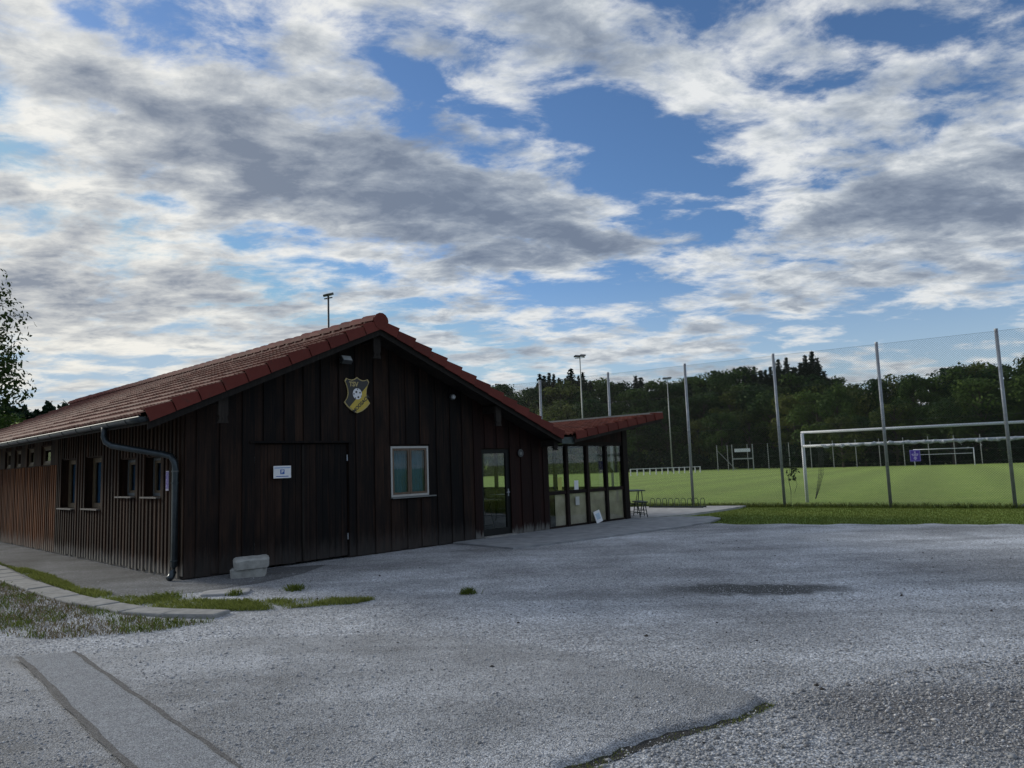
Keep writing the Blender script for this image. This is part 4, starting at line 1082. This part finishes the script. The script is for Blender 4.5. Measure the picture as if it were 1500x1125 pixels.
# ================================================================== floodlight masts
def mast(x, y, h, lab, lean=0.0, dark=False, hw=1.0):
    z = float(ground_z(x, y)); e = empty('floodlight_mast', (x, y, z), R(-30)); tag(e, lab, 'floodlight', 'floodlights along the pitch')
    mt = mMastDark if dark else mMast
    MB().tube([(0, 0, -.2), (0, 0, h * .5), (0, 0, h)], [.13, .10, .075], 8).build('pole', mt, e, True)
    MB().box(-.75 * hw, .75 * hw, -.05, .05, h - .28, h - .20).build('crossarm', mt, e)
    for sx in (-.42 * hw, .42 * hw):
        Ml = Matrix.Translation((sx, .0, h + .05)) @ Matrix.Rotation(R(24), 4, 'X') @ Matrix.Rotation(lean, 4, 'Y')
        hd = MB().box(-.36 * hw, .36 * hw, -.30 * hw, .30 * hw, -.09, .09, Ml).build('lamp_head', mLampCase, e)
        MB().box(-.32 * hw, .32 * hw, -.27 * hw, .27 * hw, -.105, -.092, Ml).build('lamp_glass', mLampGlass, hd)
mast(-14.6, 58.2, 15.9, 'dark floodlight mast rising behind the clubhouse ridge', 0, True, .55)
mast(9.45, 100.0, 16.6, 'grey floodlight mast seen above the porch roof', R(10))
mast(28.6, 134.5, 17.2, 'slim pale floodlight mast right of the porch roof, the farthest one', R(5))

# ================================================================== far side of the pitch
bx0, bx1 = Vector((16.3, 104.5)), Vector((30.4, 121.5))
rb = empty('barrier_rail', (bx0.x, bx0.y, 0)); tag(rb, 'low white barrier rail with short posts at the far left of the pitch', 'railing')
nb = 13; prev = None
for k in range(nb):
    q = bx0.lerp(bx1, k / (nb - 1)); z = float(ground_z(q.x, q.y)); a = Vector((q.x - bx0.x, q.y - bx0.y, z))
    MB().box(a.x - .07, a.x + .07, a.y - .07, a.y + .07, z - .1, z + .98).build('post', mWhite, rb)
    if prev is not None: MB().tube([prev + Vector((0, 0, .92)), a + Vector((0, 0, .92))], .055, 6).build('rail', mWhite, rb)
    prev = a
def place_frame(px, py): return float(ground_z(px, py))
# score board
sb = empty('score_board', (40.6, 131.5, place_frame(40.6, 131.5)), R(-12)); tag(sb, 'white board on a post frame beyond the far end of the pitch', 'score board')
for x in (-1.75, 1.75): MB().box(x - .08, x + .08, -.08, .08, -.1, 4.6).build('post', mMast, sb)
MB().box(-1.35, 1.35, -.10, -.04, 3.25, 3.85).build('panel', mWhite, sb)
MB().box(-1.67, 1.67, -.05, .05, 1.95, 2.15).build('crossbar', mMast, sb)
# far ball stop posts
ff = empty('far_ball_stop_fence', (46.0, 121.5, 0)); tag(ff, 'row of slim posts of the ball stop fence behind the far goal', 'fence')
pv = None
for k in range(15):
    q = Vector((38.5 + k * 3.05, 133.4 - k * 1.76)); z = float(ground_z(q.x, q.y)); a = Vector((q.x - 46.0, q.y - 121.5, z))
    MB().tube([a + Vector((0, 0, -.1)), a + Vector((0, 0, 4.6))], .06, 6).build('post', mMast, ff)
    if pv is not None:
        m_ = MB()
        for h in (.1, 2.3, 4.55): m_.tube([pv + Vector((0, 0, h)), a + Vector((0, 0, h))], .012, 4)
        m_.build('wire', mWire, ff)
    pv = a
q = Vector((35.4, 129.0)); z = place_frame(q.x, q.y)
bp = empty('braced_post', (q.x, q.y, z)); tag(bp, 'lone post with a slanting brace left of the score board', 'post')
MB().tube([(0, 0, -.1), (0, 0, 4.5)], .07, 6).build('pole', mMast, bp); MB().tube([(.02, 0, 3.6), (2.9, -1.2, .0)], .04, 6).build('brace', mMast, bp)

# ================================================================== trees
def quads(C, size, r_, out=None, jit=0.55):
    """leaf quads at centres C, turned at random or (out given) roughly facing outwards; returns verts, faces"""
    n = len(C)
    if out is None: nm = r_.normal(size=(n, 3))
    else: nm = out + r_.normal(0, jit, (n, 3)) + [0, 0, .25]
    nm /= np.linalg.norm(nm, axis=1, keepdims=True)
    a = r_.normal(size=(n, 3)); a -= nm * (a * nm).sum(1, keepdims=True); a /= np.linalg.norm(a, axis=1, keepdims=True)
    b = np.cross(nm, a)
    s = (size * r_.uniform(.55, 1.25, n))[:, None]
    V = np.stack([C - a * s, C + b * s * .55, C + a * s, C - b * s * .55], 1).reshape(-1, 3)
    return V, np.arange(4 * n).reshape(-1, 4)
def tree_parts(seed, h, cr_, leaf, nleaf, nblob, trunk_h=.3, egg=1.0):
    r_ = np.random.RandomState(seed)
    tb = MB(); lean = r_.uniform(-.03, .03, 2) * h
    tb.tube([(0, 0, -.3), (lean[0] * .3, lean[1] * .3, h * .25), (lean[0] * .7, lean[1] * .7, h * .55), (lean[0], lean[1], h * .85)], [h * .022, h * .017, h * .011, h * .004], 7)
    B = []
    for k in range(nblob):
        t = r_.uniform(0, 1); z = h * (trunk_h + (1 - trunk_h) * (t ** .9) * .93); prof = math.sin(math.pi * min(1, (.18 + .82 * (z / h - trunk_h) / (1 - trunk_h)) ** egg)) ** .6
        an = r_.uniform(0, 2 * math.pi); rr = cr_ * prof * math.sqrt(r_.uniform(.12, 1)) * .80
        c_ = np.array([rr * math.cos(an) + lean[0] * z / h, rr * math.sin(an) + lean[1] * z / h, min(z, h * .94)])
        B.append((c_, cr_ * r_.uniform(.22, .40)))
        z0 = max(h * .16, c_[2] - rr * .9 - .06 * h); p0 = Vector((lean[0] * z0 / h, lean[1] * z0 / h, z0))
        pc = Vector(c_); tb.tube([p0, p0.lerp(pc, .5) + Vector((0, 0, -.02 * h)), pc], [h * .008, h * .005, h * .002], 5)
    Cs = []; T = []; Ds = []
    for c_, br_ in B:
        n = int(nleaf / nblob); d_ = r_.normal(size=(n, 3)); d_ /= np.linalg.norm(d_, axis=1, keepdims=True)
        rad = br_ * r_.uniform(.35, 1.12, n) ** .6; p = c_ + d_ * rad[:, None] * [1.12, 1.12, .82]
        Cs.append(p); Ds.append(d_); T.append(np.clip(r_.uniform(.0, .7) + r_.uniform(-.2, .35, n), 0, 1))
    C = np.concatenate(Cs); T = np.concatenate(T); C[:, 2] = np.minimum(C[:, 2], h * .995)
    V, F = quads(C, leaf, r_, np.concatenate(Ds)); return tb, V, F, np.repeat(T, 4)
def conifer_parts(seed, h, rad, leaf):
    r_ = np.random.RandomState(seed); tb = MB(); tb.tube([(0, 0, -.3), (0, 0, h * .5), (0, 0, h * .99)], [h * .016, h * .010, .03], 6)
    C = []; T = []; z = h * .07
    while z < h * .985:
        t = z / h; R_ = rad * (1 - t) ** .82 * r_.uniform(.86, 1.10) + .06; nb_ = int(6 + 5 * (1 - t))
        for k in range(nb_):
            an = r_.uniform(0, 2 * math.pi); L_ = R_ * r_.uniform(.65, 1.15); m = max(4, int(L_ * 15)); tt = r_.uniform(.12, 1, m)
            x = np.cos(an) * L_ * tt; y = np.sin(an) * L_ * tt; zz = z - .30 * L_ * tt ** 1.4 + .12 * L_ * tt
            C.append(np.stack([x + r_.normal(0, .12, m), y + r_.normal(0, .12, m), zz + r_.normal(0, .10, m)], 1)); T.append(np.full(m, r_.uniform(0, .7)))
        z += h * .020
    C = np.concatenate(C); T = np.concatenate(T); V, F = quads(C, leaf, r_); return tb, V, F, np.repeat(T, 4)
def tree_meshes(parts, leafmat, nm):
    tb, V, F, T = parts
    return tb.mesh(nm + '_trunk', mBark), np_mesh(nm + '_crown', V, F, leafmat, False, T)
LEAFY = [tree_meshes(tree_parts(20 + i, 15, rad, .30, 5200, nb_, .16, eg), mt, 'leafy%d' % i) for i, (rad, nb_, mt, eg) in enumerate(((5.2, 30, mLeafA, .9), (4.6, 26, mLeafA, 1.1), (5.6, 34, mLeafB, .9), (4.2, 26, mLeafB, 1.2), (5.0, 30, mLeafA, 1.0)))]
CONI = [tree_meshes(conifer_parts(50 + i, 20, rad, .27), mLeafC, 'conifer%d' % i) for i, rad in enumerate((3.1, 3.6, 2.7))]
def plant_tree(name, me2, x, y, h, base_h, lab, cat, group=None, wide=1.0):
    z = float(ground_z(x, y)); e = empty(name, (x, y, z), rnd.uniform(0, 6.28)); s = h / base_h
    e.scale = (s * wide, s * wide, s); tag(e, lab, cat, group)
    place('trunk', me2[0], e); place('crown', me2[1], e); return e
TREES = [
    ('D', -10.7, 227.0, 8.6, 15.5),
    ('D', -6.6, 232.6, 7.1, 20.3),
    ('D', -2.7, 224.5, 8.8, 17.1),
    ('D', 0.4, 212.4, 8.1, 14.2),
    ('D', 4.0, 211.5, 7.6, 15.1),
    ('C', 8.0, 209.0, 8.2, 19.2),
    ('C', 10.1, 228.0, 8.9, 20.2),
    ('C', 11.3, 220.9, 8.4, 20.7),
    ('C', 12.3, 213.6, 7.7, 20.1),
    ('C', 14.7, 229.1, 8.2, 20.1),
    ('C', 16.7, 228.9, 8.0, 20.1),
    ('C', 17.2, 212.0, 8.9, 20.1),
    ('C', 19.7, 215.1, 8.2, 19.0),
    ('C', 20.2, 207.6, 7.5, 19.7),
    ('C', 24.3, 227.0, 7.2, 19.6),
    ('D', 26.8, 229.2, 7.1, 20.8),
    ('D', 28.8, 213.3, 8.2, 16.2),
    ('D', 35.3, 230.0, 8.1, 18.6),
    ('C', 37.4, 220.7, 8.4, 18.7),
    ('C', 40.8, 231.0, 8.1, 19.6),
    ('C', 39.6, 215.1, 7.8, 15.9),
    ('C', 40.1, 211.3, 7.4, 14.8),
    ('D', 41.3, 204.9, 8.8, 15.5),
    ('D', 45.9, 211.3, 7.1, 16.8),
    ('D', 52.9, 226.6, 8.2, 17.7),
    ('D', 56.3, 226.9, 8.4, 18.3),
    ('D', 55.9, 211.9, 8.8, 16.3),
    ('D', 59.3, 212.8, 7.4, 18.8),
    ('D', 60.0, 201.7, 8.0, 17.5),
    ('D', 65.9, 210.0, 7.1, 19.6),
    ('C', 71.8, 216.2, 7.7, 20.5),
    ('C', 75.5, 221.2, 7.7, 19.8),
    ('C', 70.6, 202.9, 7.5, 18.0),
    ('C', 72.1, 203.0, 8.3, 18.0),
    ('C', 79.4, 217.0, 8.4, 21.8),
    ('C', 74.5, 197.4, 7.7, 20.4),
    ('C', 75.8, 196.0, 8.6, 16.5),
    ('C', 83.4, 210.7, 7.1, 21.0),
    ('C', 85.2, 211.2, 7.4, 23.0),
    ('C', 78.9, 191.0, 7.3, 21.4),
    ('C', 84.2, 200.5, 7.7, 20.3),
    ('C', 80.6, 188.5, 7.8, 15.1),
    ('D', 83.0, 191.2, 8.7, 12.6),
    ('C', 7.2, 200.8, 8, 15.7),
    ('C', 8.8, 198.5, 8, 15.7),
    ('C', 11.3, 202.2, 8, 16.3),
    ('C', 13.3, 200.7, 8, 16.7),
    ('C', 15.3, 200.2, 8, 17.5),
    ('C', 17.7, 203.0, 8, 16.4),
    ('C', 19.9, 202.2, 8, 16.5),
    ('C', 21.3, 199.4, 8, 15.4),
    ('C', 61.0, 191.6, 8, 15.0),
    ('C', 62.7, 189.3, 8, 14.9),
    ('C', 65.7, 192.9, 8, 15.7),
    ('C', 67.3, 191.8, 8, 14.9),
    ('C', 69.5, 191.6, 8, 16.3),
    ('C', 69.4, 186.0, 8, 15.7),
    ('C', 71.5, 185.0, 8, 15.9),
    ('C', 74.2, 186.8, 8, 17.1),
    ('C', 76.4, 187.3, 8, 17.3),
    ('C', 77.6, 184.6, 8, 16.5),
    ('C', 79.7, 185.9, 8, 13.0),
    ('R', 61.4, 139.4, -1, 15.9),
    ('R', 67.7, 144.0, -1, 16.2),
    ('R', 70.8, 142.5, -1, 16.4),
    ('R', 75.1, 142.9, -1, 17.6),
    ('R', 74.7, 135.9, -1, 16.5),
    ('R', 78.2, 136.1, -1, 16.8),
    ('R', 81.8, 136.2, -1, 17.4),
    ('R', 83.1, 133.0, -1, 18.7),
    ('R', 86.6, 132.4, -1, 19.0),
    ('R', 87.6, 129.6, -1, 18.3),
    ('R', 91.8, 130.4, -1, 19.3),
    ('R', 91.9, 125.8, -1, 18.8),
    ('R', 92.2, 122.0, -1, 18.6),
    ('F', -7.3, 166.9, -1.2, 11.2),
    ('F', -0.6, 172.9, -1.2, 11.7),
    ('F', 5.6, 180.5, -1.2, 14.5),
    ('F', 11.1, 174.4, -1.2, 17.9),
    ('F', 16.7, 167.6, -1.2, 16.8),
    ('F', 22.5, 165.6, -1.2, 12.4),
    ('F', 29.8, 176.2, -1.2, 14.0),
    ('F', 36.2, 173.8, -1.2, 15.9),
    ('F', 42.9, 171.9, -1.2, 12.4),
    ('F', 45.8, 163.2, -1.2, 13.1),
    ('F', 53.9, 169.0, -1.2, 14.1),
    ('F', 60.0, 170.4, -1.2, 18.0),
    ('F', 61.9, 161.2, -1.2, 16.7),
    ('F', 64.0, 153.9, -1.2, 16.2),
    ('F', 57.1, 128.5, -1.2, 9.8),
    ('F', 62.6, 131.8, -1.2, 9.5),
    ('F', 66.0, 127.4, -1.2, 11.8),
    ('F', 69.4, 126.1, -1.2, 10.2),
    ('F', 71.7, 120.8, -1.2, 11.6),
    ('F', 77.8, 122.4, -1.2, 14.4),
    ('F', 80.3, 120.0, -1.2, 11.3),
    ('F', 83.6, 117.8, -1.2, 14.2),
    ('F', 85.9, 115.8, -1.2, 12.7),
    ('S', -6.4, 192.3, 2.5, 16.0),
    ('S', 0.2, 196.6, 2.5, 14.7),
    ('S', 7.1, 195.9, 2.5, 19.2),
    ('S', 12.8, 194.7, 2.5, 20.8),
    ('S', 18.3, 192.9, 2.5, 17.5),
    ('S', 23.5, 186.9, 2.5, 14.4),
    ('S', 30.2, 187.4, 2.5, 17.2),
    ('S', 36.9, 187.1, 2.5, 14.9),
    ('S', 43.2, 191.2, 2.5, 13.7),
    ('S', 49.7, 189.1, 2.5, 16.9),
    ('S', 54.2, 184.2, 2.5, 17.0),
    ('S', 60.1, 183.0, 2.5, 17.6),
    ('S', 65.9, 184.4, 2.5, 17.2),
    ('S', 72.7, 184.4, 2.5, 19.6),
    ('S', 76.4, 179.3, 2.5, 17.1),
]

def put_row(code, name, lab, group, pool, wide):
    row = sorted([t for t in TREES if t[0] == code], key=lambda t: math.atan2(t[1], t[2]))
    for i, (c_, x, y, gz, h) in enumerate(row):
        top = gz + h; z = float(ground_z(x, y)); base = 20 if pool is CONI else 15
        plant_tree(name, pool[(i * 7 + i // 3) % len(pool)], x, y, max(4, top - z), base, lab % ordinal(i), 'tree', group, rnd.uniform(*wide))
put_row('C', 'conifer', 'dark conifer on the hilltop skyline, %s from the left', 'conifers on the hilltop', CONI, (1.2, 1.9))
put_row('D', 'hilltop_tree', 'dark leafy tree on the hilltop skyline, %s from the left', 'leafy trees on the hilltop', LEAFY[:2] + LEAFY[4:], (1.1, 1.4))
put_row('S', 'slope_tree', 'leafy tree on the lower hill slope, %s from the left', 'leafy trees on the slope', LEAFY, (1.0, 1.25))
put_row('F', 'leafy_tree', 'leafy tree in the front row behind the pitch, %s from the left', 'front row of trees', LEAFY, (1.05, 1.3))
put_row('R', 'woodland_tree', 'tall leafy tree above the right end of the pitch, %s from the left', 'tall trees on the right', LEAFY, (.75, .95))

# hedge-like undergrowth under the wood: one uncountable mass
def mass(name, pts, n, hmax, depth, leaf, mat, lab, seed):
    r_ = np.random.RandomState(seed); t = r_.uniform(0, len(pts) - 1, n); i = np.minimum(t.astype(int), len(pts) - 2); u = t - i
    P_ = np.array(pts); xy = P_[i] + (P_[i + 1] - P_[i]) * u[:, None]; dr_ = xy / np.linalg.norm(xy, axis=1, keepdims=True)
    xy = xy + dr_ * r_.uniform(0, depth, n)[:, None] + r_.normal(0, .6, (n, 2))
    hh = hmax * (.55 + .45 * np.sin(t * 9 + 2 * np.sin(t * 23)) * .5 + .3 * np.sin(t * 41) * .5)
    z = ground_z(xy[:, 0], xy[:, 1]) + hh * r_.uniform(0, 1, n) ** .8
    C = np.column_stack([xy, z]); V, F = quads(C, leaf, r_); T = np.repeat(np.clip(r_.uniform(0, .5, n) + .25 * np.sin(t * 17), 0, 1), 4)
    return tag(place(name, np_mesh(name, V, F, mat, False, T)), lab, None, None, 'stuff')
mass('undergrowth', [(-25, 172), (0, 168), (30, 163), (52, 158), (56, 142), (60, 133), (72, 121), (84, 108), (100, 92)], 34000, 5.5, 9, .42, mLeafW, 'dark undergrowth along the foot of the wood', 3)
mass('hill_wood', [(-30, 205), (0, 200), (40, 197), (75, 186), (100, 172)], 60000, 16, 26, .75, mLeafW, 'dense wood covering the hill between the single trees', 4)
mass('distant_wood', [(-330, 330), (-260, 345), (-215, 350), (-190, 365), (-150, 380)], 16000, 12, 60, 1.5, mLeafC, 'distant wooded ridge left of the clubhouse roof', 5)

mass('rear_wood', [(-70, -12), (-45, -26), (-15, -32), (15, -33), (45, -28), (75, -14)], 26000, 14, 9, .55, mLeafA, 'wood across the car park that shows only as a reflection in the glass', 6)

# near tree at the left edge of the picture, and a dark tree below it
r5 = tree_parts(77, 12.6, 4.5, .115, 44000, 70, .20, .95); nt = tree_meshes(r5, mLeafD, 'near_tree')
plant_tree('leafy_tree', nt, -30.4, 36.5, 14.3, 12.6, 'tall dark leafy tree at the left edge, cut by the frame', 'tree')
plant_tree('leafy_tree', LEAFY[1], -41.5, 57.5, 7.4, 15, 'low dark round tree behind the far end of the clubhouse', 'tree', None, 1.5)
plant_tree('leafy_tree', LEAFY[0], -47.5, 60.5, 8.0, 15, 'low dark tree at the very left under the tall near tree', 'tree', None, 1.4)

# ================================================================== small plants, grass and loose stones
def blades(name, XY, h, wd, mat, lab, seed, zf=None, lean=.5):
    r_ = np.random.RandomState(seed); n = len(XY); an = r_.uniform(0, 2 * np.pi, n); hh = h * r_.uniform(.35, 1.2, n); ww = wd * r_.uniform(.6, 1.3, n)
    z = zf(XY[:, 0], XY[:, 1]) if zf is not None else np.zeros(n)
    B_ = np.column_stack([XY, z]); sd = np.column_stack([np.cos(an), np.sin(an), np.zeros(n)]) * ww[:, None]
    ln = r_.normal(0, lean, (n, 2)) * hh[:, None]; tip = B_ + np.column_stack([ln, hh]); midp = B_ + np.column_stack([ln * .3, hh * .6])
    V = np.stack([B_ - sd, B_ + sd, midp + sd * .6, tip, midp - sd * .6], 1).reshape(-1, 3); F = np.arange(5 * n).reshape(-1, 5)
    T = np.repeat(np.clip(r_.uniform(0, 1, n) * .7 + .25 * wob(XY[:, 0], XY[:, 1], .7, 3), 0, 1), 5)
    return tag(place(name, np_mesh(name, V, F, mat, False, T)), lab, None, None, 'stuff')
def scatter(poly, n, seed, thr=-9, k=1.0, ph=0.0, edge_d=None):
    r_ = np.random.RandomState(seed); P_ = np.array(poly); lo, hi = P_.min(0), P_.max(0); out = []
    while sum(map(len, out)) < n:
        q = r_.uniform(lo, hi, (n * 3, 2)); q = q[in_poly(q[:, 0], q[:, 1], poly)]
        v = wob(q[:, 0], q[:, 1], k, ph) + .35 * wob(q[:, 0], q[:, 1], k * 4, ph + 2) + r_.normal(0, .32, len(q)); q = q[v > thr]; out.append(q)
    return np.concatenate(out)[:n]
inner = [(-12.2, 16.4), (-9.3, 14.2), (-8.0, 12.95), (-6.9, 11.7), (-5.3, 10.45), (-3.85, 9.95), (-2.6, 9.85), (-1.85, 9.72), (-2.05, 9.45), (-3.2, 9.22), (-4.0, 9.32), (-4.75, 9.62), (-5.70, 10.35), (-6.4, 10.95), (-8.2, 12.7), (-9.4, 14.0), (-11.5, 16.3)]
outer = [(-11.2, 15.6), (-9.0, 12.9), (-7.2, 11.2), (-5.6, 9.85), (-4.4, 8.95), (-3.5, 8.62), (-4.0, 8.2), (-5.0, 8.0), (-6.5, 8.6), (-9.5, 10.5), (-13, 14)]
blades('verge_grass', scatter(inner, 22000, 1, -.12, 1.1, 2.0), .055, .0040, mBlade, 'green grass growing along the inner side of the kerb', 2)
blades('kerbside_grass', scatter(outer, 13000, 3, .15, .8, 5.0), .060, .0042, mBlade, 'patchy green grass on the outer side of the kerb', 4)
blades('dry_grass', scatter(outer, 16000, 5, -.2, .8, 1.0), .045, .0045, mDry, 'thin dry grass between kerb and gravel', 6)
mossy = [(.16, 4.02), (.60, 4.40), (1.0, 4.65), (1.4, 4.88), (1.66, 5.10), (1.73, 5.22), (1.6, 5.20), (1.3, 5.02), (.9, 4.78), (.5, 4.53), (.1, 4.24)]
blades('edge_grass', scatter(mossy, 1500, 7, .25, 1.1, 3.0), .016, .0026, mBlade, 'short green grass along the broken asphalt edge', 8)
ribbon('edge_shade_dirt', [(-.34, 2.9), (.10, 4.27), (.48, 4.56), (.89, 4.80), (1.30, 5.02), (1.62, 5.22)], [(-.20, 2.85), (.26, 4.19), (.64, 4.45), (1.01, 4.68), (1.41, 4.91), (1.70, 5.15)], .004, M_gravel('edge_shade_soil', .045, 90, (1, 1, .95), False), .05)  # dark strip: shadow of the broken asphalt edge painted in, along with mossy soil
# lawn strip before the fence, longest under the mesh
strip = [(3.9, 19.75)] + [(x, y + .02) for x, y in er if 3.4 < x < 16.5][::-1] + [(16.5, 18.6), (13.6, 20.5), (8.6, 24.1), (6.9, 25.0), (7.3, 23.9), (5.2, 21.6)]
blades('strip_grass', scatter(strip, 70000, 9), .032, .006, mBlade, 'mown grass strip between gravel and fence', 10, ground_z)
fl = rs.uniform(-1.0, 4.3, 9000); fp = np.array([[6.08 + 2.5 * k, 25.54 - 1.755 * k] for k in fl]) + rs.normal(0, .07, (9000, 2))
blades('fence_grass', fp, .16, .006, mBlade, 'longer unmown grass along the foot of the fence', 12, ground_z, .35)
tuft = np.concatenate([np.array(c_) + rs.normal(0, s, (n, 2)) for c_, s, n in (((-.68, 9.9), .05, 220), ((-3.2, 10.72), .07, 300), ((-3.95, 10.45), .05, 160), ((-4.9, 10.35), .12, 500))])
blades('weed_tufts', tuft, .085, .005, mBlade, 'single weed tufts in the gravel before the gable', 14)
# small climbing plant on the fence beside the goal
cp = empty('climbing_plant', (8.62 + .12, 23.78 - .1, 0)); tag(cp, 'straggly dark climbing plant on the fence post left of the goal', 'plant')
m_ = MB(); m_.tube([(0, 0, 0), (.03, -.01, .5), (-.02, .0, .9), (.06, -.02, 1.3), (.12, -.05, 1.55)], [.012, .01, .008, .006, .004], 5); m_.tube([(-.02, 0, .9), (.16, -.1, 1.15), (.2, -.12, .7), (.12, -.08, .45)], .005, 4); m_.build('stem', mTableLeg, cp)
Cp = np.column_stack([rs.normal(.10, .09, 90), rs.normal(-.05, .06, 90), rs.uniform(.85, 1.6, 90)]); V, F = quads(Cp, .055, rs); place('leaves', np_mesh('leaves', V, F, mLeafD, False, rs.uniform(0, .4, 360)), cp)

# loose stones on the lot
def stones(name, XY, rad, lab, seed, zf, mat=mPebble):
    r_ = np.random.RandomState(seed); n = len(XY)
    O = np.array([(1, 0, 0), (-1, 0, 0), (0, 1, 0), (0, -1, 0), (0, 0, 1), (0, 0, -1)], float)
    F0 = np.array([(0, 2, 4), (2, 1, 4), (1, 3, 4), (3, 0, 4), (2, 0, 5), (1, 2, 5), (3, 1, 5), (0, 3, 5)])
    sz = rad(r_, n)[:, None, None] * r_.uniform(.65, 1.25, (n, 6, 1)) * np.array([1, .85, .62])
    an = r_.uniform(0, 2 * np.pi, n); ca, sa = np.cos(an), np.sin(an); L_ = O[None] * sz + r_.normal(0, .12, (n, 6, 3)) * sz
    X = L_[..., 0] * ca[:, None] - L_[..., 1] * sa[:, None]; Y = L_[..., 0] * sa[:, None] + L_[..., 1] * ca[:, None]
    z = zf(XY[:, 0], XY[:, 1]); V = np.stack([X + XY[:, :1], Y + XY[:, 1:], L_[..., 2] + z[:, None] + sz[:, 4, 2:3] * .25], -1).reshape(-1, 3)
    F = (F0[None] + 6 * np.arange(n)[:, None, None]).reshape(-1, 3)
    T = np.repeat(np.clip(r_.beta(2.2, 2.2, n) + (r_.uniform(size=n) > .97) * .3, 0, 1), 6)
    return tag(place(name, np_mesh(name, V, F, mat, False, T)), lab, None, None, 'stuff')
def wedge(n, y0, y1, seed, power):
    r_ = np.random.RandomState(seed); y = y0 + (y1 - y0) * r_.uniform(0, 1, n) ** power; x = r_.uniform(-.78, .78, n) * (y + .3); return np.column_stack([x, y])
def lot_z(x, y):
    a = asph_z(x, y); inside = (x > -7.5) & (x < 2.1) & (y > .6) & (y < 8.3); return np.where(inside & (a > 0), a, 0.0)
W1 = wedge(95000, 3.2, 12.5, 21, 1.25); zz = lot_z(W1[:, 0], W1[:, 1]); keep = (zz <= .004) | (rs.uniform(size=len(W1)) < .55)
bu = np.column_stack([(W1[:, 0] - BA[0]) * cy_ + (W1[:, 1] - BA[1]) * sy_, -(W1[:, 0] - BA[0]) * sy_ + (W1[:, 1] - BA[1]) * cy_])
trench = np.abs(seg_dist(W1[:, 0], W1[:, 1], [((a[0] + b[0]) / 2, (a[1] + b[1]) / 2) for a, b in zip(TL, TR)])) < .33
keep &= ~((bu[:, 0] > -.05) & (bu[:, 1] > -.06)) & ~(trench & (rs.uniform(size=len(W1)) > .18)) & ~((bu[:, 0] > 5.5) & (bu[:, 1] > -2.7)) & (seg_dist(W1[:, 0], W1[:, 1], kc) > .22)
stones('loose_gravel', W1[keep], lambda r_, n: np.clip(r_.lognormal(-5.05, .38, n), .003, .022), 'loose grey gravel stones lying all over the car park', 22, lot_z)
W2 = scatter([(.20, 4.15), (.62, 4.45), (1.0, 4.68), (1.68, 5.14), (2.0, 5.5), (4.2, 6.2), (4.6, 3.6), (.4, 3.4)], 9000, 31, -.9); stones('coarse_gravel', W2, lambda r_, n: np.clip(r_.lognormal(-4.6, .38, n), .005, .028), 'coarser loose stones at the lower right beyond the asphalt edge', 32, lot_z, mPebbleDark)

# a few dark clods and twigs scattered over the lot
W3 = wedge(160, 4.2, 15, 41, 1.0); W3 = W3[(seg_dist(W3[:, 0], W3[:, 1], kc) > .4) & (((W3[:, 0] - BA[0]) * cy_ + (W3[:, 1] - BA[1]) * sy_ > -1) & (-(W3[:, 0] - BA[0]) * sy_ + (W3[:, 1] - BA[1]) * cy_ < -.4))]
stones('dark_clods', W3, lambda r_, n: np.clip(r_.lognormal(-4.3, .4, n), .008, .035), 'small dark clods scattered on the gravel', 42, lot_z, M_plain('dark_clod', (.05, .045, .04), .9, 0, .3, 20))
